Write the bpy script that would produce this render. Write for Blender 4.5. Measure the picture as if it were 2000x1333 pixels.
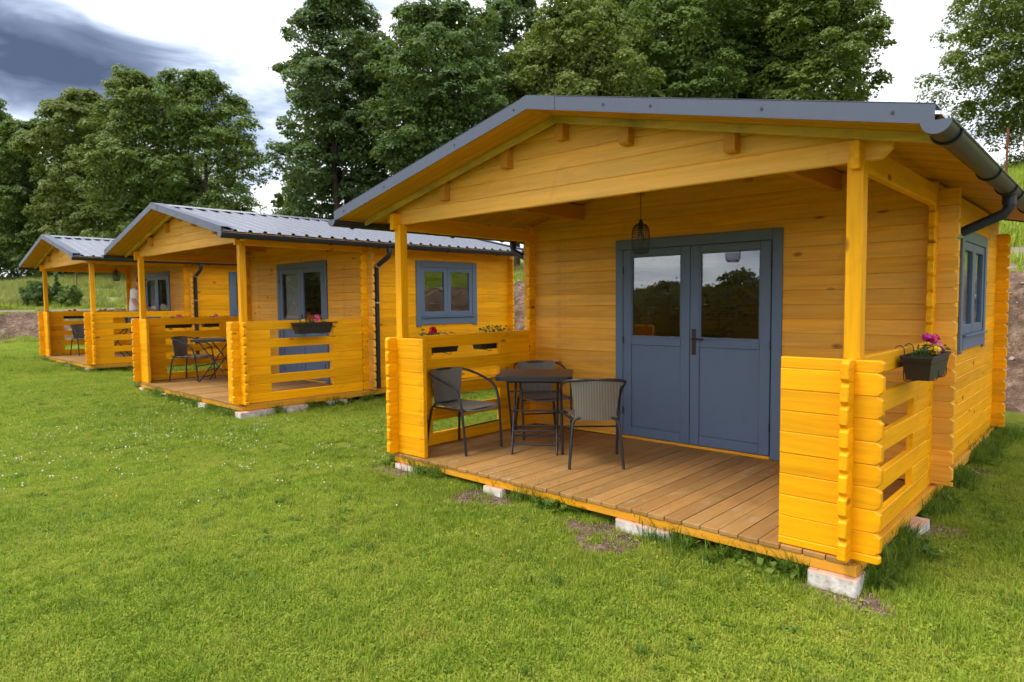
import bpy, bmesh, math, random
import numpy as np
from mathutils import Vector, Matrix

random.seed(7)
RNG = np.random.default_rng(11)
SC = bpy.context.scene
COL = SC.collection
for o in list(bpy.data.objects):
    bpy.data.objects.remove(o)

# ------------------------------------------------------------------ camera
CAM_P = Vector((4.9741, -3.7693, 1.3860))
YAW, PITCH, ROLL = math.radians(42.748), math.radians(-3.305), math.radians(-0.4936)
fw = Vector((-math.sin(YAW) * math.cos(PITCH), math.cos(YAW) * math.cos(PITCH), math.sin(PITCH)))
rt = Vector((math.cos(YAW), math.sin(YAW), 0))
up = rt.cross(fw)
rt2 = rt * math.cos(ROLL) + up * math.sin(ROLL)
up2 = up * math.cos(ROLL) - rt * math.sin(ROLL)
cam = bpy.data.cameras.new('Camera')
cam.sensor_width = 36.0
cam.lens = 36.0 * 1297.0 / 2000.0
cam.clip_start = 0.05
cam.clip_end = 3000.0
cam.dof.use_dof = True
cam.dof.focus_distance = 5.2
cam.dof.aperture_fstop = 3.5
camo = bpy.data.objects.new('Camera', cam)
COL.objects.link(camo)
M = Matrix((rt2, up2, -fw)).transposed().to_4x4()
M.translation = CAM_P
camo.matrix_world = M
SC.camera = camo
F_PX = 1297.0


def pix_ray(u, v):
    return fw + rt2 * ((u - 1000.0) / F_PX) - up2 * ((v - 666.5) / F_PX)


# ------------------------------------------------------------------ world, sun, exposure
SUN_EL, SUN_AZ = math.radians(61), math.radians(204)      # azimuth clockwise from +y
world = bpy.data.worlds.new('World')
SC.world = world
world.use_nodes = True
wt = world.node_tree
wt.nodes.clear()


def N(t, typ, **kw):
    n = t.nodes.new(typ)
    for k, v in kw.items():
        setattr(n, k, v)
    return n


def L(t, a, b):
    t.links.new(a, b)


def math_node(t, op, a, b=None, c=None, clamp=False):
    n = N(t, 'ShaderNodeMath', operation=op, use_clamp=clamp)
    for i, v in enumerate((a, b, c)):
        if v is None:
            continue
        if isinstance(v, (int, float)):
            n.inputs[i].default_value = v
        else:
            L(t, v, n.inputs[i])
    return n.outputs[0]


def mix_col(t, fac, a, b, blend='MIX'):
    n = N(t, 'ShaderNodeMix', data_type='RGBA', blend_type=blend)
    n.clamp_factor = True
    for sock, v in ((n.inputs['Factor'], fac), (n.inputs['A'], a), (n.inputs['B'], b)):
        pass
    ins = [i for i in n.inputs if i.enabled]
    for i, v in zip((0, 1, 2), (fac, a, b)):
        s = [n.inputs[0], n.inputs[6], n.inputs[7]][i]
        if isinstance(v, (int, float)):
            s.default_value = v
        elif isinstance(v, tuple):
            s.default_value = (v[0], v[1], v[2], 1.0)
        else:
            L(t, v, s)
    return n.outputs[2]


def ramp(t, fac, stops, interp='LINEAR'):
    n = N(t, 'ShaderNodeValToRGB')
    cr = n.color_ramp
    cr.interpolation = interp
    while len(cr.elements) < len(stops):
        cr.elements.new(0.5)
    for e, (p, c) in zip(cr.elements, stops):
        e.position = p
        if isinstance(c, (int, float)):
            c = (c, c, c)
        e.color = (c[0], c[1], c[2], 1)
    L(t, fac, n.inputs[0])
    return n.outputs[0]


def build_world():
    t = wt
    out = N(t, 'ShaderNodeOutputWorld')
    bg = N(t, 'ShaderNodeBackground')
    sky = N(t, 'ShaderNodeTexSky', sky_type='NISHITA')
    sky.sun_disc = False
    sky.sun_elevation = SUN_EL
    sky.sun_rotation = SUN_AZ
    tc = N(t, 'ShaderNodeTexCoord')
    sep = N(t, 'ShaderNodeSeparateXYZ')
    L(t, tc.outputs['Generated'], sep.inputs[0])
    zz = math_node(t, 'ADD', math_node(t, 'MAXIMUM', sep.outputs[2], 0.0), 0.22)
    px = math_node(t, 'DIVIDE', sep.outputs[0], zz)
    py = math_node(t, 'DIVIDE', sep.outputs[1], zz)
    cmb = N(t, 'ShaderNodeCombineXYZ')
    L(t, px, cmb.inputs[0]); L(t, py, cmb.inputs[1])
    n1 = N(t, 'ShaderNodeTexNoise')
    n1.inputs['Scale'].default_value = 0.85
    n1.inputs['Detail'].default_value = 4
    n1.inputs['Roughness'].default_value = 0.52
    n1.inputs['Distortion'].default_value = 0.35
    L(t, cmb.outputs[0], n1.inputs['Vector'])
    # the storm cloud stands in the upper left of the view and runs on out of it
    cdir = pix_ray(-170, 48).normalized()
    cr = cdir.cross(Vector((0, 0, 1))).normalized()
    cu = cr.cross(cdir)
    def comp(v, k):
        d = N(t, 'ShaderNodeVectorMath', operation='DOT_PRODUCT')
        L(t, tc.outputs['Generated'], d.inputs[0])
        d.inputs[1].default_value = v * k
        return d.outputs['Value']
    aa = comp(cr, 1 / 0.35); bb = comp(cu + cr * 0.10, 1 / 0.072)
    front = math_node(t, 'GREATER_THAN', comp(cdir, 1.0), 0.2)
    rr = math_node(t, 'ADD', math_node(t, 'MULTIPLY', aa, aa), math_node(t, 'MULTIPLY', bb, bb))
    near = math_node(t, 'MULTIPLY', math_node(t, 'SUBTRACT', 1.35, math_node(t, 'SQRT', rr), clamp=True), front)
    nf = N(t, 'ShaderNodeTexNoise')
    nf.inputs['Scale'].default_value = 6.5
    nf.inputs['Detail'].default_value = 4
    nf.inputs['Roughness'].default_value = 0.55
    nf.inputs['Distortion'].default_value = 0.5
    mpn = N(t, 'ShaderNodeMapping'); mpn.inputs['Scale'].default_value = (1, 1, 3.2)
    L(t, tc.outputs['Generated'], mpn.inputs[0]); L(t, mpn.outputs[0], nf.inputs['Vector'])
    nz = math_node(t, 'ADD', math_node(t, 'MULTIPLY', n1.outputs['Fac'], 0.42), math_node(t, 'MULTIPLY', nf.outputs['Fac'], 0.58))
    dens = math_node(t, 'ADD', math_node(t, 'MULTIPLY', near, 0.38), nz)
    cloud = ramp(t, dens, [(0.44, (0.90, 0.90, 0.91)), (0.56, (0.62, 0.65, 0.70)), (0.66, (0.34, 0.40, 0.51)),
                           (0.77, (0.13, 0.165, 0.245)), (0.90, (0.050, 0.068, 0.115))])
    cover = ramp(t, n1.outputs['Fac'], [(0.30, 0.82), (0.62, 1.0)])
    skys = N(t, 'ShaderNodeVectorMath', operation='SCALE')
    L(t, sky.outputs[0], skys.inputs[0])
    skys.inputs['Scale'].default_value = 0.10
    c = mix_col(t, cover, skys.outputs[0], cloud)
    L(t, c, bg.inputs['Color'])
    bg.inputs['Strength'].default_value = 1.0
    L(t, bg.outputs[0], out.inputs[0])


build_world()
sun = bpy.data.lights.new('Sun', 'SUN')
sun.energy = 1.5
sun.angle = math.radians(22)
sun.color = (1.0, 0.95, 0.86)
suno = bpy.data.objects.new('Sun', sun)
COL.objects.link(suno)
sd = Vector((math.sin(SUN_AZ) * math.cos(SUN_EL), math.cos(SUN_AZ) * math.cos(SUN_EL), math.sin(SUN_EL)))
suno.rotation_euler = (-sd).to_track_quat('-Z', 'Y').to_euler()
suno.location = (0, 0, 30)

vs = SC.view_settings
vs.view_transform = 'Standard'
vs.look = 'None'
vs.exposure = 1.06
vs.gamma = 1.0
vs.use_curve_mapping = False
SC.render.engine = 'CYCLES'
SC.cycles.max_bounces = 5
SC.cycles.diffuse_bounces = 3
SC.cycles.use_adaptive_sampling = True
SC.cycles.adaptive_threshold = 0.035
SC.cycles.glossy_bounces = 3
SC.cycles.caustics_reflective = False
SC.cycles.caustics_refractive = False
SC.cycles.transparent_max_bounces = 8
SC.cycles.sample_clamp_indirect = 6.0


# ------------------------------------------------------------------ materials
def new_mat(name):
    m = bpy.data.materials.new(name)
    m.use_nodes = True
    t = m.node_tree
    t.nodes.clear()
    out = N(t, 'ShaderNodeOutputMaterial')
    b = N(t, 'ShaderNodeBsdfPrincipled')
    L(t, b.outputs[0], out.inputs[0])
    return m, t, b, out


def noise(t, vec, scale, detail=4, rough=0.55, dist=0.0):
    n = N(t, 'ShaderNodeTexNoise')
    n.inputs['Scale'].default_value = scale
    n.inputs['Detail'].default_value = detail
    n.inputs['Roughness'].default_value = rough
    n.inputs['Distortion'].default_value = dist
    if vec is not None:
        L(t, vec, n.inputs['Vector'])
    return n.outputs['Fac']


def bump(t, b, height, strength, dist=0.002):
    n = N(t, 'ShaderNodeBump')
    n.inputs['Strength'].default_value = strength
    n.inputs['Distance'].default_value = dist
    L(t, height, n.inputs['Height'])
    L(t, n.outputs[0], b.inputs['Normal'])


def wood(name, base, axis, thick=None, knot=(0.24, 0.085, 0.012), rough=0.55, grain=0.72, wear=0.0, var=0.26, knots=1.2, dirt=0.36):
    m, t, b, out = new_mat(name)
    tc = N(t, 'ShaderNodeTexCoord')
    oi = N(t, 'ShaderNodeObjectInfo')
    off = N(t, 'ShaderNodeCombineXYZ')
    r1 = math_node(t, 'MULTIPLY', oi.outputs['Random'], 61.0)
    for i in range(3):
        L(t, r1, off.inputs[i])
    add = N(t, 'ShaderNodeVectorMath', operation='ADD')
    L(t, tc.outputs['Object'], add.inputs[0]); L(t, off.outputs[0], add.inputs[1])
    s1 = [34, 34, 34]; s1[axis] = 1.6
    s2 = [7, 7, 7]; s2[axis] = 0.9
    s3 = [5.5, 5.5, 5.5]; s3[axis] = 2.6
    s3[thick if thick is not None else {0: 1, 1: 0, 2: 1}[axis]] = 0.7
    outv = []
    for s in (s1, s2, s3):
        mp = N(t, 'ShaderNodeMapping')
        mp.inputs['Scale'].default_value = s
        L(t, add.outputs[0], mp.inputs['Vector'])
        outv.append(mp.outputs[0])
    g = noise(t, outv[0], 1.0, 5, 0.6, 0.3)
    lo = noise(t, outv[1], 1.0, 3, 0.5)
    vor = N(t, 'ShaderNodeTexVoronoi')
    vor.inputs['Scale'].default_value = 1.0
    L(t, outv[2], vor.inputs['Vector'])
    kd = ramp(t, vor.outputs['Distance'], [(0.035, 1.0), (0.08, 0.75), (0.14, 0.0)])
    sc = N(t, 'ShaderNodeSeparateColor')
    L(t, vor.outputs['Color'], sc.inputs[0])
    gate = math_node(t, 'GREATER_THAN', sc.outputs[0], 0.42)
    km = math_node(t, 'MULTIPLY', math_node(t, 'MULTIPLY', kd, gate), 0.82 * knots)
    v = math_node(t, 'ADD', 1.0 - grain * 0.5 - var * 0.5,
                  math_node(t, 'ADD', math_node(t, 'MULTIPLY', g, grain),
                            math_node(t, 'MULTIPLY', oi.outputs['Random'], var)))
    hsv = N(t, 'ShaderNodeHueSaturation')
    hsv.inputs['Color'].default_value = (*base, 1)
    L(t, v, hsv.inputs['Value'])
    L(t, math_node(t, 'ADD', 0.490, math_node(t, 'MULTIPLY', lo, 0.02)), hsv.inputs['Hue'])
    L(t, math_node(t, 'ADD', 1.12, math_node(t, 'MULTIPLY', lo, -0.16)), hsv.inputs['Saturation'])
    c = mix_col(t, math_node(t, 'MULTIPLY', ramp(t, lo, [(0.52, 0.0), (0.75, 1.0)]), dirt), hsv.outputs[0],
                (base[0] * 0.62, base[1] * 0.55, base[2] * 0.6))
    if knots:
        c = mix_col(t, km, c, knot)
    st = noise(t, tc.outputs['Object'], 3.1, 6, 0.7, 0.6)
    c = mix_col(t, math_node(t, 'MULTIPLY', ramp(t, st, [(0.56, 0.0), (0.74, 1.0)]), dirt), c, (base[0] * 0.55, base[1] * 0.5, base[2] * 0.8))
    if wear:
        wm = N(t, 'ShaderNodeMapping'); ws = [1.6, 1.6, 1.6]; ws[axis] = 0.7; wm.inputs['Scale'].default_value = ws
        L(t, add.outputs[0], wm.inputs[0])
        w1 = noise(t, wm.outputs[0], 5.0, 6, 0.65)
        wv = ramp(t, w1, [(0.56, 0.0), (0.70, 1.0)])
        c = mix_col(t, math_node(t, 'MULTIPLY', wv, wear), c, (0.52, 0.40, 0.24))
        w2 = noise(t, tc.outputs['Object'], 2.1, 5, 0.6)
        dv = ramp(t, w2, [(0.50, 0.0), (0.68, 1.0)])
        c = mix_col(t, math_node(t, 'MULTIPLY', dv, wear * 1.2), c, (base[0] * 0.45, base[1] * 0.5, base[2] * 0.6))
    L(t, c, b.inputs['Base Color'])
    b.inputs['Roughness'].default_value = rough
    b.inputs['Specular IOR Level'].default_value = 0.22
    bump(t, b, g, 0.35, 0.002)
    return m


YEL = (0.89, 0.392, 0.004)
TAN = (0.82, 0.415, 0.078)
GAB = (0.84, 0.44, 0.105)
Y = [wood('yellow_lacquer_x', YEL, 0), wood('yellow_lacquer_y', YEL, 1), wood('yellow_lacquer_z', YEL, 2)]
T = [wood('honey_lacquer_x', TAN, 0), wood('honey_lacquer_y', TAN, 1)]
GABM = wood('gable_lacquer', GAB, 0)
SOF = wood('soffit_board', (0.60, 0.29, 0.035), 0, grain=0.3, knots=0.6)
PUR = wood('purlin_wood', (0.58, 0.26, 0.045), 1, grain=0.5)
BAT = wood('batten_wood', (0.66, 0.44, 0.10), 0, grain=0.6, wear=0.75, knots=0.4)
DECK = wood('deck_board', (0.37, 0.205, 0.075), 1, 2, rough=0.62, grain=0.6, wear=0.42, var=0.40, knots=0.5)
BEAM = wood('beam_x', (0.72, 0.34, 0.05), 0, wear=0.15)
BEAMY = wood('beam_y', (0.72, 0.36, 0.05), 1, wear=0.15)
BLUE = [wood('blue_paint_%d' % i, (0.125, 0.172, 0.262), i, knot=(0.09, 0.12, 0.185), rough=0.42, grain=0.12, var=0.05, knots=0.35, dirt=0.08)
        for i in range(3)]


def plain(name, col, rough=0.5, metal=0.0, spec=0.5, nscale=0, namp=0.2, bumpamt=0.0):
    m, t, b, out = new_mat(name)
    b.inputs['Roughness'].default_value = rough
    b.inputs['Metallic'].default_value = metal
    b.inputs['Specular IOR Level'].default_value = spec
    if nscale:
        tc = N(t, 'ShaderNodeTexCoord')
        f = noise(t, tc.outputs['Object'], nscale, 5, 0.6)
        c = mix_col(t, f, tuple(x * (1 - namp) for x in col), tuple(min(1, x * (1 + namp)) for x in col))
        L(t, c, b.inputs['Base Color'])
        if bumpamt:
            bump(t, b, f, bumpamt, 0.004)
    else:
        b.inputs['Base Color'].default_value = (*col, 1)
    return m


ROOF = plain('roof_metal', (0.175, 0.190, 0.240), 0.27, 0.0, 0.7, 3.0, 0.06)
TRIM = plain('trim_metal', (0.085, 0.100, 0.150), 0.45, 0.0, 0.4, 6.0, 0.06)
GUT = plain('gutter_plastic', (0.022, 0.027, 0.042), 0.40, 0.0, 0.32, 4.0, 0.1)
SCREW = plain('screw_metal', (0.05, 0.05, 0.06), 0.4, 0.6)
BLACK = plain('black_steel', (0.022, 0.023, 0.030), 0.38, 0.0, 0.5, 20, 0.15)
PLAST = plain('black_plastic', (0.014, 0.016, 0.020), 0.42, 0.0, 0.5)
CLAMP = plain('zinc_clamp', (0.55, 0.57, 0.6), 0.4, 0.3)
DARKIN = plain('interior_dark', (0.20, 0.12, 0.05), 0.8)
SOIL = plain('potting_soil', (0.03, 0.02, 0.013), 0.95, 0, 0.2, 60, 0.5)
RUST = plain('rusty_steel', (0.16, 0.055, 0.035), 0.8, 0.2, 0.3, 30, 0.5)
HANDLE = plain('bronze_handle', (0.045, 0.028, 0.022), 0.38, 0.6)


def glass_mat():
    m, t, b, out = new_mat('window_glass')
    t.nodes.remove(b)
    g = N(t, 'ShaderNodeBsdfGlossy')
    g.inputs['Roughness'].default_value = 0.004
    g.inputs['Color'].default_value = (0.90, 0.93, 0.98, 1)
    tr = N(t, 'ShaderNodeBsdfTransparent')
    tr.inputs['Color'].default_value = (0.90, 0.92, 0.91, 1)
    lw = N(t, 'ShaderNodeLayerWeight')
    lw.inputs['Blend'].default_value = 0.5
    f5 = math_node(t, 'POWER', lw.outputs['Facing'], 4.0)
    fac = math_node(t, 'ADD', math_node(t, 'MULTIPLY', f5, 0.75), 0.13, clamp=True)
    mx = N(t, 'ShaderNodeMixShader')
    L(t, fac, mx.inputs[0]); L(t, tr.outputs[0], mx.inputs[1]); L(t, g.outputs[0], mx.inputs[2])
    L(t, mx.outputs[0], out.inputs[0])
    return m


GLASS = glass_mat()


def wicker_mat():
    m, t, b, out = new_mat('wicker')
    tc = N(t, 'ShaderNodeTexCoord')
    mp = N(t, 'ShaderNodeMapping'); mp.inputs['Scale'].default_value = (1, 1, 1)
    L(t, tc.outputs['Object'], mp.inputs[0])
    w = N(t, 'ShaderNodeTexWave', wave_type='BANDS', bands_direction='Y')
    w.inputs['Scale'].default_value = 24
    w.inputs['Distortion'].default_value = 0.4
    L(t, mp.outputs[0], w.inputs['Vector'])
    w2 = N(t, 'ShaderNodeTexWave', wave_type='BANDS', bands_direction='DIAGONAL')
    w2.inputs['Scale'].default_value = 30
    L(t, mp.outputs[0], w2.inputs['Vector'])
    h = math_node(t, 'MULTIPLY', w.outputs['Fac'], math_node(t, 'ADD', 0.6, math_node(t, 'MULTIPLY', w2.outputs['Fac'], 0.4)))
    c = mix_col(t, h, (0.065, 0.058, 0.055), (0.34, 0.30, 0.255))
    L(t, c, b.inputs['Base Color'])
    b.inputs['Roughness'].default_value = 0.5
    bump(t, b, h, 0.8, 0.004)
    return m


WICK = wicker_mat()


def block_mat():
    m, t, b, out = new_mat('whitewashed_block')
    tc = N(t, 'ShaderNodeTexCoord')
    geo = N(t, 'ShaderNodeNewGeometry')
    f = noise(t, tc.outputs['Object'], 14, 6, 0.65)
    f2 = noise(t, tc.outputs['Object'], 70, 4, 0.6)
    sep = N(t, 'ShaderNodeSeparateXYZ'); L(t, tc.outputs['Object'], sep.inputs[0])
    zt = ramp(t, math_node(t, 'ADD', math_node(t, 'MULTIPLY', sep.outputs[2], 7.0), f), [(1.05, 0.0), (1.45, 1.0)])
    c = mix_col(t, ramp(t, f, [(0.35, 0.0), (0.62, 1.0)]), (0.36, 0.31, 0.27), (0.74, 0.70, 0.66))
    nsep = N(t, 'ShaderNodeSeparateXYZ'); L(t, geo.outputs['Normal'], nsep.inputs[0])
    zt = math_node(t, 'MAXIMUM', zt, math_node(t, 'MULTIPLY', math_node(t, 'GREATER_THAN', nsep.outputs[2], 0.3), 0.9))
    c = mix_col(t, math_node(t, 'MULTIPLY', zt, 0.75), c, (0.58, 0.27, 0.15))
    c = mix_col(t, ramp(t, f2, [(0.6, 0.0), (0.75, 0.6)]), c, (0.30, 0.26, 0.22))
    L(t, c, b.inputs['Base Color'])
    b.inputs['Roughness'].default_value = 0.9
    bump(t, b, f2, 0.6, 0.004)
    return m


BLOCK = block_mat()


def leaf_mat(name, dark, light, trans=0.35, spread=0.32):
    m, t, b, out = new_mat(name)
    geo = N(t, 'ShaderNodeNewGeometry')
    f = noise(t, geo.outputs['Position'], 0.55, 3, 0.5)
    v = math_node(t, 'ADD', math_node(t, 'MULTIPLY', geo.outputs['Random Per Island'], spread),
                  math_node(t, 'MULTIPLY', f, 1.0 - spread))
    c = mix_col(t, ramp(t, v, [(0.22, 0.0), (0.78, 1.0)]), dark, light)
    L(t, c, b.inputs['Base Color'])
    b.inputs['Roughness'].default_value = 0.55
    b.inputs['Specular IOR Level'].default_value = 0.3
    tr = N(t, 'ShaderNodeBsdfTranslucent')
    c2 = mix_col(t, 0.5 if dark[0] < 0.5 else 0.0, c, (0.30, 0.42, 0.03))
    L(t, c2, tr.inputs[0])
    mx = N(t, 'ShaderNodeMixShader')
    mx.inputs[0].default_value = trans
    L(t, b.outputs[0], mx.inputs[1]); L(t, tr.outputs[0], mx.inputs[2])
    L(t, mx.outputs[0], out.inputs[0])
    return m


LEAF = {
    'dark': leaf_mat('leaf_dark', (0.042, 0.088, 0.034), (0.135, 0.215, 0.060)),
    'blue': leaf_mat('leaf_blue', (0.050, 0.098, 0.046), (0.150, 0.228, 0.078)),
    'mid': leaf_mat('leaf_mid', (0.056, 0.106, 0.030), (0.180, 0.262, 0.056)),
    'yellow': leaf_mat('leaf_yellow', (0.082, 0.118, 0.026), (0.245, 0.280, 0.075)),
    'wood': leaf_mat('leaf_wood', (0.012, 0.026, 0.010), (0.040, 0.062, 0.018)),
    'olive': leaf_mat('leaf_olive', (0.066, 0.108, 0.024), (0.205, 0.250, 0.055)),
}
BARK = plain('bark', (0.075, 0.060, 0.045), 0.9, 0, 0.2, 9, 0.4, 0.6)


def grass_mat(name, cols, straw, patch=0.35, trans=0.4):
    m, t, b, out = new_mat(name)
    geo = N(t, 'ShaderNodeNewGeometry')
    oi = N(t, 'ShaderNodeObjectInfo')
    f = noise(t, geo.outputs['Position'], patch, 5, 0.6)
    f2 = noise(t, geo.outputs['Position'], patch * 6, 3, 0.6)
    f3 = noise(t, geo.outputs['Position'], 13.0, 2, 0.5)
    v = math_node(t, 'ADD', math_node(t, 'MULTIPLY', math_node(t, 'ADD', f, f2), 0.28),
                  math_node(t, 'ADD', math_node(t, 'MULTIPLY', f3, 0.22),
                            math_node(t, 'MULTIPLY', geo.outputs['Random Per Island'], 0.22)))
    c = ramp(t, v, [(0.34, cols[0]), (0.50, cols[1]), (0.65, cols[2])])
    s = math_node(t, 'MULTIPLY', ramp(t, math_node(t, 'ADD', math_node(t, 'MULTIPLY', f2, 0.7), math_node(t, 'MULTIPLY', geo.outputs['Random Per Island'], 0.5)),
                                      [(0.62, 0.0), (0.90, 1.0)]), straw)
    c = mix_col(t, s, c, (0.34, 0.28, 0.09))
    L(t, c, b.inputs['Base Color'])
    b.inputs['Roughness'].default_value = 0.6
    b.inputs['Specular IOR Level'].default_value = 0.25
    tr = N(t, 'ShaderNodeBsdfTranslucent')
    L(t, c, tr.inputs[0])
    mx = N(t, 'ShaderNodeMixShader'); mx.inputs[0].default_value = trans
    L(t, b.outputs[0], mx.inputs[1]); L(t, tr.outputs[0], mx.inputs[2])
    L(t, mx.outputs[0], out.inputs[0])
    return m


GRASS = grass_mat('lawn_grass', [(0.110, 0.205, 0.018), (0.310, 0.430, 0.036), (0.540, 0.600, 0.080)], 0.5, 0.35, 0.45)
TALL = grass_mat('tall_grass', [(0.055, 0.120, 0.014), (0.130, 0.230, 0.024), (0.22, 0.33, 0.04)], 0.2, 1.2)
MEADOW = grass_mat('meadow_grass', [(0.16, 0.24, 0.04), (0.32, 0.36, 0.09), (0.50, 0.44, 0.18)], 0.6, 0.18)


def ground_mat():
    m, t, b, out = new_mat('ground')
    geo = N(t, 'ShaderNodeNewGeometry')
    P_ = geo.outputs['Position']
    at = N(t, 'ShaderNodeVertexColor'); at.layer_name = 'cover'
    sep = N(t, 'ShaderNodeSeparateColor'); L(t, at.outputs['Color'], sep.inputs[0])
    f = noise(t, P_, 0.35, 5, 0.6)
    f2 = noise(t, P_, 9.0, 6, 0.65)
    f3 = noise(t, P_, 45.0, 4, 0.6)
    g = ramp(t, math_node(t, 'ADD', math_node(t, 'MULTIPLY', f, 0.5), math_node(t, 'MULTIPLY', f2, 0.5)),
             [(0.34, (0.085, 0.110, 0.014)), (0.52, (0.150, 0.180, 0.020)), (0.68, (0.22, 0.23, 0.045))])
    mead = ramp(t, math_node(t, 'ADD', math_node(t, 'MULTIPLY', noise(t, P_, 0.12, 4), 0.6), math_node(t, 'MULTIPLY', noise(t, P_, 3.0, 5, 0.7), 0.4)),
                [(0.36, (0.10, 0.17, 0.030)), (0.52, (0.22, 0.25, 0.065)), (0.64, (0.34, 0.31, 0.13))])
    soil = ramp(t, math_node(t, 'ADD', math_node(t, 'MULTIPLY', f2, 0.6), math_node(t, 'MULTIPLY', f3, 0.4)),
                [(0.36, (0.065, 0.040, 0.029)), (0.50, (0.170, 0.112, 0.080)), (0.60, (0.27, 0.195, 0.140)), (0.74, (0.42, 0.34, 0.25))])
    so2 = noise(t, P_, 1.7, 6, 0.7)
    soil = mix_col(t, ramp(t, so2, [(0.40, 0.75), (0.58, 0.0)]), soil, (0.062, 0.038, 0.028))
    c = mix_col(t, sep.outputs[1], g, mead)
    sm = ramp(t, math_node(t, 'ADD', sep.outputs[0], math_node(t, 'MULTIPLY', math_node(t, 'SUBTRACT', f2, 0.5), 0.6)), [(0.38, 0.0), (0.58, 1.0)])
    c = mix_col(t, sm, c, soil)
    L(t, c, b.inputs['Base Color'])
    b.inputs['Roughness'].default_value = 0.95
    b.inputs['Specular IOR Level'].default_value = 0.1
    h = math_node(t, 'ADD', f2, math_node(t, 'MULTIPLY', f3, 0.4))
    bump(t, b, h, 0.9, 0.03)
    return m


GROUND = ground_mat()
PATHM = plain('gravel_path', (0.23, 0.185, 0.16), 0.95, 0, 0.1, 9, 0.4, 0.7)
STONE = plain('bank_stone', (0.36, 0.30, 0.25), 0.9, 0, 0.2, 8, 0.4, 0.5)


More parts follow.
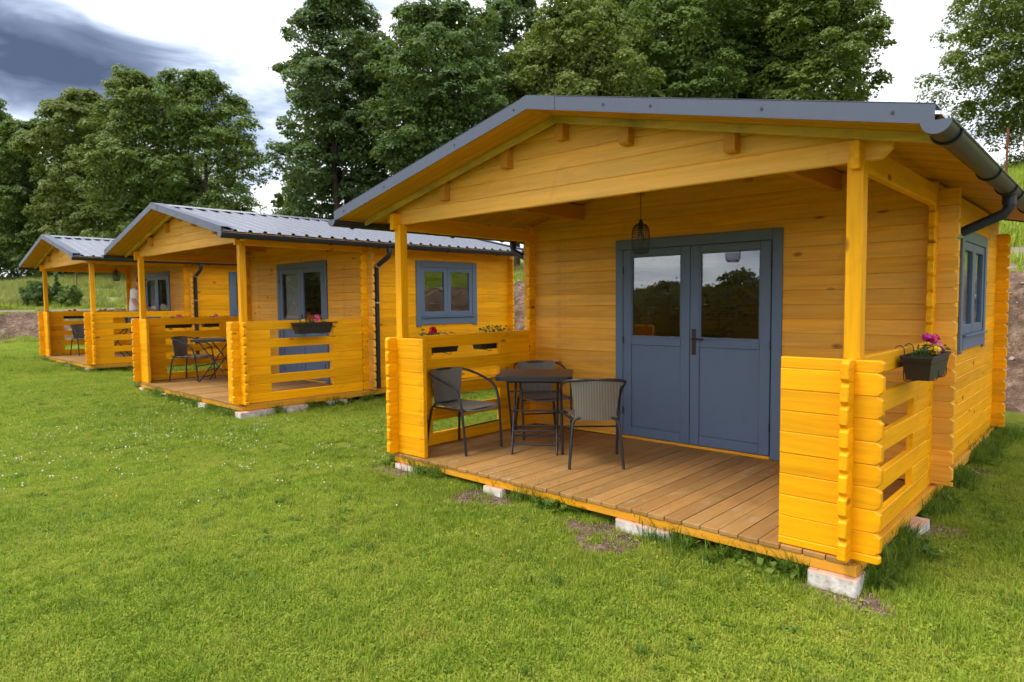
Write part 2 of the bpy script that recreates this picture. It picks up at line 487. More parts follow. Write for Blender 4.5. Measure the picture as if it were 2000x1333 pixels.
# ------------------------------------------------------------------ mesh helpers
class MB:
    def __init__(self):
        self.v = []; self.f = []; self.mi = []

    def add(self, vs_, fs, mi=0):
        o = len(self.v)
        self.v += [tuple(p) for p in vs_]
        self.f += [tuple(i + o for i in q) for q in fs]
        self.mi += [mi] * len(fs)
        return self

    def box(self, lo, hi, mi=0):
        x0, y0, z0 = lo; x1, y1, z1 = hi
        return self.add([(x0, y0, z0), (x1, y0, z0), (x1, y1, z0), (x0, y1, z0), (x0, y0, z1), (x1, y0, z1), (x1, y1, z1), (x0, y1, z1)],
                        [(0, 3, 2, 1), (4, 5, 6, 7), (0, 1, 5, 4), (1, 2, 6, 5), (2, 3, 7, 6), (3, 0, 4, 7)], mi)

    def prism(self, poly, t0, t1, axis='x', c=0.005, mi=0):
        """poly in (length, z); extruded t0..t1 across; axis x: (l, t, z), axis y: (t, l, z), axis z: (l, t) flat poly extruded in z"""
        n = len(poly)
        xs = [p[0] for p in poly]; zs = [p[1] for p in poly]
        cx, cz = (min(xs) + max(xs)) / 2, (min(zs) + max(zs)) / 2
        dx, dz = max(xs) - min(xs), max(zs) - min(zs)
        kx, kz = 1 - 2 * c / max(dx, 4 * c + 1e-6), 1 - 2 * c / max(dz, 4 * c + 1e-6)
        ins = [(cx + (p[0] - cx) * kx, cz + (p[1] - cz) * kz) for p in poly]
        layers = [(ins, t0), (poly, t0 + c), (poly, t1 - c), (ins, t1)] if c > 0 else [(poly, t0), (poly, t1)]
        vv = []
        for pl, tt in layers:
            for (l, z) in pl:
                vv.append((l, tt, z) if axis == 'x' else ((tt, l, z) if axis == 'y' else (l, z, tt)))
        fs = []
        for k in range(len(layers) - 1):
            for i in range(n):
                j = (i + 1) % n
                fs.append((k * n + i, k * n + j, (k + 1) * n + j, (k + 1) * n + i))
        fs.append(tuple(range(n - 1, -1, -1)))
        fs.append(tuple((len(layers) - 1) * n + i for i in range(n)))
        if axis == 'y':
            fs = [tuple(reversed(q)) for q in fs]
        if axis == 'z':
            pass
        return self.add(vv, fs, mi)

    def cbox(self, lo, hi, c=0.004, mi=0):
        return self.prism([(lo[0], lo[2]), (hi[0], lo[2]), (hi[0], hi[2]), (lo[0], hi[2])], lo[1], hi[1], 'x', c, mi)

    def tube(self, pts, r, seg=8, caps=True, mi=0):
        pts = [Vector(p) for p in pts]
        rs = r if isinstance(r, (list, tuple)) else [r] * len(pts)
        n = len(pts)
        tang = []
        for i in range(n):
            a = pts[max(i - 1, 0)]; b_ = pts[min(i + 1, n - 1)]
            tang.append((b_ - a).normalized())
        ref = Vector((0, 0, 1)) if abs(tang[0].z) < 0.9 else Vector((1, 0, 0))
        u = tang[0].cross(ref).normalized()
        vv = []
        for i in range(n):
            u = (u - tang[i] * u.dot(tang[i]))
            u = u.normalized() if u.length > 1e-6 else tang[i].orthogonal().normalized()
            w = tang[i].cross(u)
            for k in range(seg):
                a = 2 * math.pi * k / seg
                vv.append(pts[i] + (u * math.cos(a) + w * math.sin(a)) * rs[i])
        fs = []
        for i in range(n - 1):
            for k in range(seg):
                k2 = (k + 1) % seg
                fs.append((i * seg + k, i * seg + k2, (i + 1) * seg + k2, (i + 1) * seg + k))
        if caps:
            fs.append(tuple(range(seg - 1, -1, -1)))
            fs.append(tuple((n - 1) * seg + k for k in range(seg)))
        return self.add(vv, fs, mi)

    def lathe(self, prof, seg=16, centre=(0, 0), mi=0):
        vv = []; fs = []
        for (r, z) in prof:
            for k in range(seg):
                a = 2 * math.pi * k / seg
                vv.append((centre[0] + r * math.cos(a), centre[1] + r * math.sin(a), z))
        for i in range(len(prof) - 1):
            for k in range(seg):
                k2 = (k + 1) % seg
                fs.append((i * seg + k, i * seg + k2, (i + 1) * seg + k2, (i + 1) * seg + k))
        return self.add(vv, fs, mi)

    def mesh(self, name, mats, smooth=False):
        me = bpy.data.meshes.new(name)
        me.from_pydata(self.v, [], self.f)
        for m in (mats if isinstance(mats, (list, tuple)) else [mats]):
            me.materials.append(m)
        if any(self.mi):
            me.polygons.foreach_set('material_index', self.mi)
        bm = bmesh.new(); bm.from_mesh(me)
        bmesh.ops.recalc_face_normals(bm, faces=bm.faces)
        bm.to_mesh(me); bm.free()
        if smooth:
            me.polygons.foreach_set('use_smooth', [True] * len(me.polygons))
            try:
                me.set_sharp_from_angle(angle=math.radians(40))
            except Exception:
                pass
        me.update()
        return me

    def build(self, name, mats, parent=None, loc=(0, 0, 0), smooth=False):
        return link(name, self.mesh(name, mats, smooth), parent, loc)


def link(name, me, parent=None, loc=(0, 0, 0), rotz=0):
    o = bpy.data.objects.new(name, me)
    COL.objects.link(o)
    o.parent = parent
    o.location = loc
    if rotz:
        o.rotation_euler = (0, 0, rotz)
    return o


def tag(o, label=None, cat=None, group=None, kind=None):
    if label: o['label'] = label
    if cat: o['category'] = cat
    if group: o['group'] = group
    if kind: o['kind'] = kind
    return o


def empty(name, loc=(0, 0, 0), rotz=0):
    o = bpy.data.objects.new(name, None)
    o.empty_display_size = 0.1
    COL.objects.link(o)
    o.location = loc
    o.rotation_euler = (0, 0, rotz)
    return o


def copy_tree(o, parent=None):
    c = o.copy()
    COL.objects.link(c)
    c.parent = parent
    for ch in list(o.children):
        copy_tree(ch, c)
    return c


def fast_mesh(name, verts, quads, mat, nper=4):
    verts = np.asarray(verts, np.float32).reshape(-1, 3)
    quads = np.asarray(quads, np.int32).reshape(-1, nper)
    me = bpy.data.meshes.new(name)
    me.vertices.add(len(verts)); me.vertices.foreach_set('co', verts.ravel())
    me.loops.add(quads.size); me.loops.foreach_set('vertex_index', quads.ravel())
    me.polygons.add(len(quads))
    me.polygons.foreach_set('loop_start', np.arange(0, quads.size, nper, dtype=np.int32))
    me.polygons.foreach_set('loop_total', np.full(len(quads), nper, np.int32))
    me.materials.append(mat)
    me.update(calc_edges=True)
    me.validate()
    return me


# ------------------------------------------------------------------ terrain
FOOT = np.array([(120, 4.5), (30, 6.0), (4, 6.45), (-6, 6.9), (-15, 7.0), (-19.5, 5.6), (-22.6, 2.6), (-26, -3), (-34, -8), (-60, -13), (-220, -30)], float)


def vnoise(x, y, s, seed=0):
    x = np.asarray(x, float) / s; y = np.asarray(y, float) / s
    xi = np.floor(x); yi = np.floor(y); fx = x - xi; fy = y - yi
    def h(a, b):
        q = np.sin(a * 127.1 + b * 311.7 + seed * 17.3) * 43758.5453
        return q - np.floor(q)
    fx = fx * fx * (3 - 2 * fx); fy = fy * fy * (3 - 2 * fy)
    return (h(xi, yi) * (1 - fx) + h(xi + 1, yi) * fx) * (1 - fy) + (h(xi, yi + 1) * (1 - fx) + h(xi + 1, yi + 1) * fx) * fy


def bank_s(x, y):
    x = np.asarray(x, float); y = np.asarray(y, float)
    best = np.full(x.shape, 1e9); sg = np.ones(x.shape)
    for a, b in zip(FOOT[:-1], FOOT[1:]):
        d = b - a; l2 = d @ d
        tt = np.clip(((x - a[0]) * d[0] + (y - a[1]) * d[1]) / l2, 0, 1)
        ex = x - (a[0] + tt * d[0]); ey = y - (a[1] + tt * d[1])
        ds = np.hypot(ex, ey)
        cr = d[0] * (y - a[1]) - d[1] * (x - a[0])
        m = ds < best
        best = np.where(m, ds, best); sg = np.where(m, np.where(cr < 0, 1, -1), sg)
    return best * sg + (vnoise(x, y, 3.1, 51) - 0.5) * 1.1 * sstep(8, 14, -x) + (vnoise(x, y, 1.2, 52) - 0.5) * 0.35


def sstep(a, b, x):
    t = np.clip((x - a) / (b - a), 0, 1)
    return t * t * (3 - 2 * t)


def terrain(x, y):
    x = np.asarray(x, float); y = np.asarray(y, float)
    z = -0.125 - 0.0115 * np.clip(x, -40, 30) + 0.013 * np.clip(y, -12, 8)
    z = z + (vnoise(x, y, 2.3, 1) - 0.5) * 0.035 + (vnoise(x, y, 0.7, 2) - 0.5) * 0.012
    d = np.maximum(-(y + 9), 0)
    z = z - np.minimum(0.18 * (np.sqrt(d * d + 16) - 4), 9.0)
    s = bank_s(x, y)
    hb = 1.02 + 0.83 * sstep(-26, -10, x)
    rough = (vnoise(x, y, 1.3, 3) - 0.5) * 0.75 + (vnoise(x, y, 0.5, 4) - 0.5) * 0.35
    z = z + hb * sstep(-0.3, 2.5, s) + rough * sstep(0.0, 0.7, s) * (1 - sstep(1.9, 2.5, s))
    m = 0.125 + 0.10 * sstep(-14, 4, x)
    s2 = np.maximum(s - 2.3, 0)
    flat = np.where(x < -5, 2.4 * (1 - sstep(-9, -5, x)), 0)
    s2 = np.maximum(s2 - flat, 0)
    z = z + m * (np.minimum(s2, 34) + 0.25 * np.maximum(s2 - 34, 0) * (s2 < 200) + 0.25 * 166 * (s2 >= 200))
    return z


def tz(x, y):
    return float(terrain(np.array([x]), np.array([y]))[0])


# ------------------------------------------------------------------ cabin placement
CABS = [((0.0, 0.0, 0.0), 0.0), ((-7.3605, 0.2066, 0.0954), math.radians(-1.147)), ((-14.4888, 0.385, 0.1894), math.radians(-0.5426))]


def cabw(i, p):
    (x, y, z), r = CABS[i]
    return (x + math.cos(r) * p[0] - math.sin(r) * p[1], y + math.sin(r) * p[0] + math.cos(r) * p[1], z + p[2])


def cabl(i, x, y):
    (ox, oy, oz), r = CABS[i]
    dx, dy = x - ox, y - oy
    return math.cos(r) * dx + math.sin(r) * dy, -math.sin(r) * dx + math.cos(r) * dy


PATCH = [(0.20, -0.10, 0.30), (1.32, -0.20, 0.36), (2.50, -0.17, 0.42), (3.98, -0.12, 0.27), (4.10, 1.25, 0.32), (4.05, 3.2, 0.25)]
PATCH += [cabw(1, (4.05, .1, 0))[:2] + (0.25,), cabw(1, (4.05, .65, 0))[:2] + (0.22,)]


def soil_amount(x, y):
    s = bank_s(x, y)
    m = sstep(-0.15, 0.25, s + (vnoise(x, y, 0.8, 9) - 0.5) * 0.6) * (1 - sstep(2.1, 2.5, s + (vnoise(x, y, 0.6, 8) - 0.5) * 0.5))
    for (a, b, r) in PATCH:
        m = np.maximum(m, 1 - sstep(r * 0.55, r * 1.15, np.hypot(x - a, (y - b) * 1.2) + (vnoise(x, y, 0.16, 5) - 0.5) * 0.30 * r / 0.3 + (vnoise(x, y, 0.06, 6) - 0.5) * 0.12))
    for i in range(3):
        (ox, oy, oz), r = CABS[i]
        dx, dy = x - ox, y - oy
        lx = math.cos(r) * dx + math.sin(r) * dy; ly = -math.sin(r) * dx + math.cos(r) * dy
        ins = sstep(0.0, 0.25, lx) * (1 - sstep(3.7, 3.95, lx)) * sstep(0.02, 0.3, ly) * (1 - sstep(4.8, 5.05, ly))
        m = np.maximum(m, ins)
    return m


def axis_coords(pieces):
    out = []
    for a, b, st in pieces:
        out += list(np.arange(a, b, st))
    out.append(pieces[-1][1])
    return np.array(out)


def build_ground():
    gx = axis_coords([(-420, -60, 24), (-60, -32, 2.0), (-32, -16, 0.4), (-16, -5, 0.3), (-5, 8, 0.12), (8, 20, 0.6), (20, 60, 3), (60, 420, 24)])
    gy = axis_coords([(-420, -60, 24), (-60, -12, 3), (-12, -4, 0.5), (-4, 3, 0.12), (3, 12, 0.25), (12, 30, 1.0), (30, 70, 3), (70, 420, 24)])
    X, Yg = np.meshgrid(gx, gy)
    Z = terrain(X, Yg)
    nx, ny = len(gx), len(gy)
    idx = np.arange(nx * ny).reshape(ny, nx)
    q = np.stack([idx[:-1, :-1], idx[:-1, 1:], idx[1:, 1:], idx[1:, :-1]], -1).reshape(-1, 4)
    me = fast_mesh('ground', np.stack([X, Yg, Z], -1), q, GROUND)
    me.polygons.foreach_set('use_smooth', np.ones(len(q), bool))
    ca = me.color_attributes.new('cover', 'FLOAT_COLOR', 'POINT')
    s = bank_s(X, Yg)
    so = soil_amount(X, Yg).ravel()
    md = (sstep(2.2, 3.0, s) * (0.25 + 0.75 * sstep(5.5, 7.5, s)) * (1 - 0.75 * sstep(-14, -3, X))).ravel()
    col = np.stack([so, md, so * 0, so * 0 + 1], -1).astype(np.float32)
    ca.data.foreach_set('color', col.ravel())
    o = link('ground', me)
    o['kind'] = 'structure'
    return o


build_ground()


def build_path():
    # strip that follows the top of the bank on the left
    pts = []
    for a, b in zip(FOOT[:-1], FOOT[1:]):
        if a[0] > 5 or a[0] < -35:
            continue
        n = max(2, int(np.hypot(*(b - a)) / 0.5))
        for k in range(n):
            pts.append(a + (b - a) * k / n)
    pts = np.array(pts)
    # smooth
    for _ in range(12):
        pts[1:-1] = (pts[:-2] + 2 * pts[1:-1] + pts[2:]) / 4
    tg = np.gradient(pts, axis=0); tg /= np.linalg.norm(tg, axis=1)[:, None]
    nr = np.stack([tg[:, 1], -tg[:, 0]], -1)
    nr = np.where((nr[:, 1] < 0)[:, None] & (tg[:, 0] < -0.5)[:, None], -nr, nr)
    V = []; Q = []
    offs = np.linspace(2.5, 4.7, 8)
    for i, (p, n_) in enumerate(zip(pts, nr)):
        for j, o_ in enumerate(offs):
            w = o_ + (0.12 * math.sin(i * 0.9) if j in (0, 7) else 0)
            q = p + n_ * w
            edge = -0.04 if j in (0, 7) else 0.02
            V.append((q[0], q[1], tz(q[0], q[1]) + edge))
    m = len(offs)
    for i in range(len(pts) - 1):
        for j in range(m - 1):
            Q.append((i * m + j, i * m + j + 1, (i + 1) * m + j + 1, (i + 1) * m + j))
    me = fast_mesh('path', V, Q, PATHM)
    o = link('path', me); o['kind'] = 'structure'


build_path()

# ------------------------------------------------------------------ the log cabin
W, P, D, TIP, TH = 3.94, 1.96, 5.03, 0.136, 0.044
H = 0.12
ZR, SL = 2.700, 0.228          # underside of the roof boards: apex height, slope
XE = 0.395                     # eave overhang
Y0, Y1 = -0.345, 5.15          # roof front and rear


def zroof(x):
    return ZR - SL * abs(x - W / 2)


MESH = {}


def log_obj(parent, axis, l0, l1, z0, h, t0, mat, ch0=False, ch1=False, name='wall_log', th=TH):
    """one log: length l0..l1 along axis, height h from z0, thickness from t0"""
    key = (axis, round(l1 - l0, 4), round(h, 4), ch0, ch1, mat.name, th)
    if key not in MESH:
        Lg = l1 - l0; e = 0.022 if h > 0.09 else h * 0.22
        poly = []
        poly += [(e * 1.15, 0)] if ch0 else [(0, 0)]
        poly += [(Lg - e * 1.15, 0), (Lg, e)] if ch1 else [(Lg, 0)]
        poly += [(Lg, h - e), (Lg - e * 1.15, h)] if ch1 else [(Lg, h)]
        poly += [(e * 1.15, h), (0, h - e), (0, e)] if ch0 else [(0, h)]
        MESH[key] = MB().prism(poly, 0, th, axis, 0.0048).mesh(name, mat)
    j = random.uniform(-.0018, .0018)
    loc = (l0, t0 + j, z0) if axis == 'x' else (t0 + j, l0, z0)
    return link(name, MESH[key], parent, loc)


def clip_poly(poly):
    """keep what lies under the roof line (poly in x, z)"""
    def clip(pl, fn):
        out = []
        for i in range(len(pl)):
            a, b = pl[i], pl[(i + 1) % len(pl)]
            fa, fb = fn(a), fn(b)
            if fa >= 0: out.append(a)
            if (fa >= 0) != (fb >= 0):
                k = fa / (fa - fb)
                out.append((a[0] + (b[0] - a[0]) * k, a[1] + (b[1] - a[1]) * k))
        return out
    g = 0.004
    pl = clip(poly, lambda p: ZR - g - SL * (p[0] - W / 2) - p[1])
    if len(pl) < 3: return []
    return clip(pl, lambda p: ZR - g + SL * (p[0] - W / 2) - p[1])


def make_cabin():
    c = empty('log_cabin')
    # --- floor
    n = 32; bw = W / n
    dk = MB().cbox((0.002, 0, -0.028), (bw - 0.004, P - 0.003 + 0.02, 0.0), 0.003).mesh('deck_board', DECK)
    for k in range(n):
        link('deck_board', dk, c, (k * bw, -0.02 + random.uniform(-.003, .003), random.uniform(-.0035, .0)))
    MB().cbox((0.0, -0.014, -0.086), (W + 0.03, 0.05, -0.030), 0.003).build('floor_beam', BEAM, c)
    MB().cbox((0.0, D - 0.05, -0.086), (W + 0.03, D + 0.02, -0.030), 0.003).build('floor_beam', BEAM, c)
    for x in (-0.03, W - 0.03):
        MB().prism([(0.052, -0.084), (D - 0.052, -0.084), (D - 0.052, -0.006), (0.052, -0.006)], x, x + 0.06, 'y', 0.003).build('floor_beam', BEAMY, c)
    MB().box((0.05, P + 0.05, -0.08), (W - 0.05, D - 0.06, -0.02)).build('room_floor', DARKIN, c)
    # --- front panels of the porch
    zs = [(0.002, 0.0456)] + [(0.0456 + H * k, 0.0456 + H * (k + 1)) for k in range(8)] + [(1.0056, 1.070)]
    for (a, b) in zs:
        log_obj(c, 'x', -TIP, 0.412, a, b - a, 0.0, Y[0], ch0=True, name='panel_log')
        log_obj(c, 'x', 3.553, W + TIP, a, b - a, 0.0, Y[0], ch1=True, name='panel_log')
    # --- side rails of the porch, each second row open in the middle
    hr = 1.075 / 9
    for x in (0.0, W - TH):
        for k in range(9):
            if k % 2 == 0:
                log_obj(c, 'y', -0.105, P - 0.106, hr * k + 0.001, hr, x, Y[1], ch0=True, name='rail_log')
            else:
                log_obj(c, 'y', -0.105, 0.42, hr * k + 0.001, hr, x, Y[1], ch0=True, name='rail_log')
                log_obj(c, 'y', 1.365, P - 0.106, hr * k + 0.001, hr, x, Y[1], name='rail_log')
    # --- posts
    for x in (0.0, W - 0.068):
        MB().prism([(x, 1.072), (x + 0.082, 1.072), (x + 0.082, 2.108), (x, 2.108)], 0.03, 0.112, 'x', 0.004).build('post', Y[2], c)
    # --- gable over the porch
    k = 0
    while True:
        z0 = 2.109 + H * k
        x0, x1 = (-TIP, W + TIP) if k == 0 else (0.0, W)
        pl = clip_poly([(x0 + (0.05 if k == 0 else 0), z0), (x1 - (0.05 if k == 0 else 0), z0)] + ([(x1, z0 + 0.05)] if k == 0 else []) + [(x1, z0 + H), (x0, z0 + H)] + ([(x0, z0 + 0.05)] if k == 0 else []))
        if len(pl) < 3: break
        MB().prism(pl, 0.060, 0.060 + TH, 'x', 0.0055).build('gable_log', GABM, c)
        k += 1
    # --- wall with the door
    k = -1
    while True:
        z0, z1 = (0.003, 0.029) if k < 0 else (0.029 + H * k, 0.029 + H * (k + 1))
        if z1 < 1.95:
            log_obj(c, 'x', -TIP, 1.19, z0, z1 - z0, P, T[0], ch0=z1 - z0 > .05)
            log_obj(c, 'x', 2.78, W + TIP, z0, z1 - z0, P, T[0], ch1=z1 - z0 > .05)
        elif z1 < 2.10:
            log_obj(c, 'x', -TIP, W + TIP, z0, H, P, T[0], ch0=True, ch1=True)
        else:
            x0, x1 = (-TIP, W + TIP) if z1 < 2.2 else (0.0, W)
            pl = clip_poly([(x0, z0), (x1, z0), (x1, z1), (x0, z1)])
            if len(pl) < 3: break
            MB().prism(pl, P, P + TH, 'x', 0.0055).build('wall_log', T[0], c)
        k += 1
    # --- rear wall
    k = -1
    while True:
        z0, z1 = (0.003, 0.029) if k < 0 else (0.029 + H * k, 0.029 + H * (k + 1))
        if z1 < 2.10:
            log_obj(c, 'x', -TIP + .02, W + TIP - .02, z0, z1 - z0, D - TH, Y[0], ch0=z1 - z0 > .05, ch1=z1 - z0 > .05)
        else:
            pl = clip_poly([(0, z0), (W, z0), (W, z1), (0, z1)])
            if len(pl) < 3: break
            MB().prism(pl, D - TH, D, 'x', 0.0055).build('wall_log', Y[0], c)
        k += 1
    # --- side walls of the room (window in the right one)
    WA, WB, WZ0, WZ1 = 2.93, 4.13, 1.06, 1.93
    for side, x in ((0, 0.0), (1, W - TH)):
        nrow = 18
        for k in range(nrow):
            z0 = hr * k + 0.001
            if z0 + hr > 2.20: break
            ya, yb = P - 0.10, D + 0.105
            if side and WZ0 < z0 + hr / 2 < WZ1:
                log_obj(c, 'y', ya, WA, z0, hr, x, Y[1], ch0=True)
                log_obj(c, 'y', WB, yb, z0, hr, x, Y[1], ch1=True)
            else:
                log_obj(c, 'y', ya, yb, z0, hr, x, Y[1], ch0=True, ch1=True)
        ztop = hr * k + 0.001
        # wall plate: runs from the porch front to the rear
        MB().prism([(-0.02, 2.062), (P - 0.10, 2.062), (P - 0.10, 2.205), (-0.02, 2.205)], x - (0.0 if side else 0.006), x + TH + (0.006 if side else 0), 'y', 0.005).build('top_beam', Y[1], c)
        MB().prism([(P - 0.098, ztop), (D + 0.10, ztop), (D + 0.10, 2.232), (P - 0.098, 2.232)], x, x + TH, 'y', 0.005).build('top_beam', Y[1], c)
    # --- purlins
    for dx in (-1.27, -0.543, 0, 0.543, 1.27):
        x = W / 2 + dx
        zt_ = zroof(abs(dx) + W / 2 + 0.035) - 0.003
        h_ = 0.145
        MB().prism([(-0.012, zt_ - h_ + .012), (0.0, zt_ - h_), (D - 0.01, zt_ - h_), (D - 0.01, zt_), (-0.012, zt_)], x - 0.036, x + 0.036, 'y', 0.004).build('purlin', PUR, c)
    # --- roof: sheets, boards, ridge cap, trims, battens
    roof = empty('roof'); roof.parent = c
    nb = 58; w_ = (Y1 - Y0 - 0.012) / nb
    xl = W / 2 + XE - 0.012
    zb = lambda d: ZR - SL * d
    bdR = MB().add([(0, 0, ZR), (0, w_ - .0035, ZR), (xl, w_ - .0035, zb(xl)), (xl, 0, zb(xl)),
                    (0, 0, ZR + .018), (0, w_ - .0035, ZR + .018), (xl, w_ - .0035, zb(xl) + .018), (xl, 0, zb(xl) + .018)],
                   [(0, 1, 2, 3), (7, 6, 5, 4), (0, 4, 5, 1), (1, 5, 6, 2), (2, 6, 7, 3), (3, 7, 4, 0)]).mesh('roof_board', SOF)
    bdL = MB().add([(0, 0, ZR), (0, w_ - .0035, ZR), (-xl, w_ - .0035, zb(xl)), (-xl, 0, zb(xl)),
                    (0, 0, ZR + .018), (0, w_ - .0035, ZR + .018), (-xl, w_ - .0035, zb(xl) + .018), (-xl, 0, zb(xl) + .018)],
                   [(3, 2, 1, 0), (4, 5, 6, 7), (1, 5, 4, 0), (2, 6, 5, 1), (3, 7, 6, 2), (0, 4, 7, 3)]).mesh('roof_board', SOF)
    for k in range(nb):
        dz = random.uniform(-.0012, .0012)
        link('roof_board', bdR, roof, (W / 2 + .002, Y0 + 0.008 + w_ * k, dz))
        link('roof_board', bdL, roof, (W / 2 - .002, Y0 + 0.008 + w_ * k, dz))
    prof = []
    per = 0.19; y = Y0 + 0.01
    while y < Y1 - 0.02:
        for (a, z) in ((0, 0), (0.112, 0), (0.126, 0.026), (0.160, 0.026), (0.174, 0)):
            if y + a < Y1: prof.append((y + a, z))
        y += per
    prof.append((Y1, 0))
    for sg in (1, -1):
        vv = []; fs = []
        n_ = len(prof)
        xe2 = W / 2 + XE + 0.025
        for lay in (0.0, -0.004):
            for d in (0.0, xe2):
                for (yy, z) in prof:
                    vv.append((W / 2 + sg * d, yy, ZR + 0.032 - SL * d + z + lay))
        for i in range(n_ - 1):
            fs += [(i, i + 1, n_ + i + 1, n_ + i), (2 * n_ + i, 3 * n_ + i, 3 * n_ + i + 1, 2 * n_ + i + 1), (n_ + i, n_ + i + 1, 3 * n_ + i + 1, 3 * n_ + i)]
        MB().add(vv, fs).build('roof_sheet', ROOF, roof)
    # ridge cap
    m = MB()
    zc = ZR + 0.068
    m.add([(W / 2 - .14, Y0 - .004, zc - SL * .14 - .006), (W / 2, Y0 - .004, zc + .004), (W / 2 + .14, Y0 - .004, zc - SL * .14 - .006),
           (W / 2 - .14, Y1, zc - SL * .14 - .006), (W / 2, Y1, zc + .004), (W / 2 + .14, Y1, zc - SL * .14 - .006)],
          [(0, 1, 4, 3), (1, 2, 5, 4)])
    m.build('ridge_cap', ROOF, roof)
    # front and rear verge trims: a face and a flange on top
    for yf, sy in ((Y0, -1), (Y1, 1)):
        for sg in (1, -1):
            m = MB(); d0, d1 = (0.0, W / 2 + XE)
            ya, yb = (yf - 0.010, yf - 0.003) if sy < 0 else (yf + 0.003, yf + 0.010)
            top = ZR + 0.072; bot = ZR - 0.014
            fl = ya + 0.16 if sy < 0 else yb - 0.16
            pts = []
            for d in (d0, d1):
                x = W / 2 + sg * d; dz = -SL * d
                pts += [(x, ya, bot + dz), (x, yb, bot + dz), (x, ya, top + dz), (x, yb, top + dz)]
            m.add(pts, [(0, 4, 6, 2), (1, 3, 7, 5), (0, 1, 5, 4), (2, 6, 7, 3), (4, 5, 7, 6), (0, 2, 3, 1)])
            e0 = ya if sy < 0 else yb
            a = [(W / 2 + sg * d, yy, top + .003 - SL * d + hh) for d in (d0, d1) for yy in (e0, fl) for hh in (0, .003)]
            m.add(a, [(0, 4, 6, 2), (1, 3, 7, 5), (0, 1, 5, 4), (2, 6, 7, 3), (4, 5, 7, 6), (0, 2, 3, 1)])
            tr = m.build('verge_trim', TRIM, roof)
            if sy < 0:
                for d in (0.12 if sg < 0 else 0.62, 0.95 if sg > 0 else 0.72, 1.6, 2.2):
                    xx = W / 2 + sg * d; zz = ZR + 0.03 - SL * d
                    MB().tube([(xx, ya - .004, zz), (xx, ya + .002, zz)], 0.0075, 8).build('screw', SCREW, roof)
    # overlapping cap piece of the trim at the apex
    m = MB()
    ya = Y0 - 0.0135
    xs = [W / 2 - .05, W / 2, W / 2 + .24]
    vv = []
    for x in xs:
        d = abs(x - W / 2)
        vv += [(x, ya, ZR - .015 - SL * d), (x, ya, ZR + .0735 - SL * d), (x, ya + .003, ZR - .015 - SL * d), (x, ya + .003, ZR + .0735 - SL * d)]
    m.add(vv, [(0, 4, 5, 1), (4, 8, 9, 5), (2, 3, 7, 6), (6, 7, 11, 10), (0, 1, 3, 2), (8, 10, 11, 9), (1, 5, 7, 3), (5, 9, 11, 7), (0, 2, 6, 4), (4, 6, 10, 8)])
    m.build('trim_cap', TRIM, roof)
    for sg in (1, -1):
        m = MB(); pts = []
        for d in (0.0 + (0.0 if sg > 0 else 0.001), W / 2 + XE - 0.06):
            x = W / 2 + sg * d; dz = -SL * d
            pts += [(x, -.062, ZR - .048 + dz), (x, -.036, ZR - .048 + dz), (x, -.062, ZR - .001 + dz), (x, -.036, ZR - .001 + dz)]
        m.add(pts, [(0, 4, 6, 2), (1, 3, 7, 5), (0, 1, 5, 4), (2, 6, 7, 3), (4, 5, 7, 6), (0, 2, 3, 1)])
        m.build('batten', BAT, roof)
    # eave fascia boards behind the gutters
    for sg, xx in ((1, W + XE - 0.03), (-1, -XE + 0.012)):
        zz = zroof(xx)
        MB().prism([(Y0 + .012, zz - .02), (Y1 - .01, zz - .02), (Y1 - .01, zz + .022), (Y0 + .012, zz + .022)], xx, xx + 0.018, 'y', 0.002).build('eave_board', BEAMY, roof)
    # --- gutters and downpipes
    for sg, xc in ((1, W + 0.405), (-1, -0.405)):
        m = MB(); r = 0.057; zt_ = 2.155; seg = 12
        ring = [(xc + r * math.cos(math.pi + math.pi * k / seg), zt_ + r * math.sin(math.pi + math.pi * k / seg)) for k in range(seg + 1)]
        ring2 = [(xc + (r - .004) * math.cos(math.pi + math.pi * k / seg), zt_ + (r - .004) * math.sin(math.pi + math.pi * k / seg)) for k in range(seg + 1)]
        poly = ring + ring2[::-1]
        n_ = len(poly)
        ya, yb = Y0 - 0.03, Y1 + 0.02
        m.add([(p[0], ya, p[1]) for p in poly] + [(p[0], yb, p[1]) for p in poly], [(i, (i + 1) % n_, n_ + (i + 1) % n_, n_ + i) for i in range(n_)])
        g = m.build('gutter', GUT, c, smooth=True)
        # bead on the outer lip
        MB().tube([(xc + sg * r, ya, zt_), (xc + sg * r, yb, zt_)], 0.007, 8).build('gutter_lip', GUT, g, smooth=True)
        for yy in (ya - .004, yb):
            cp = [(xc + (r + .003) * math.cos(math.pi + math.pi * k / seg), zt_ + .004 + (r + .003) * math.sin(math.pi + math.pi * k / seg)) for k in range(seg + 1)]
            MB().prism(cp, yy, yy + 0.005, 'x', 0).build('end_cap', TRIM if yy < 0 else GUT, g)
        for yy in (-0.15, 1.12, 1.90, 2.26, 3.2, 4.3):
            m = MB()
            rr = r + .006
            m.tube([(xc + rr * math.cos(math.pi + math.pi * k / seg), yy, zt_ + rr * math.sin(math.pi + math.pi * k / seg)) for k in range(seg + 1)], 0.0065, 6)
            m.build('bracket', GUT, g, smooth=True)
        yp = 2.085; xw = (W + 0.065) if sg > 0 else -0.065
        pts = [(xc, yp, zt_ - .055), (xc, yp, zt_ - .13)]
        a = Vector((xc, yp, zt_ - .16)); b_ = Vector((xw, yp, zt_ - .31))
        d = (b_ - a).normalized()
        pts += [a + d * .03, b_ - d * .03, (xw, yp, zt_ - .35), (xw, yp, 1.0), (xw, yp, 0.02)]
        dp = MB().tube(pts, 0.036, 14).build('downpipe', GUT, c, smooth=True)
        q = b_ - d * .05
        MB().tube([q - d * .016, q + d * .016], 0.040, 14).build('pipe_collar', CLAMP, dp, smooth=True)
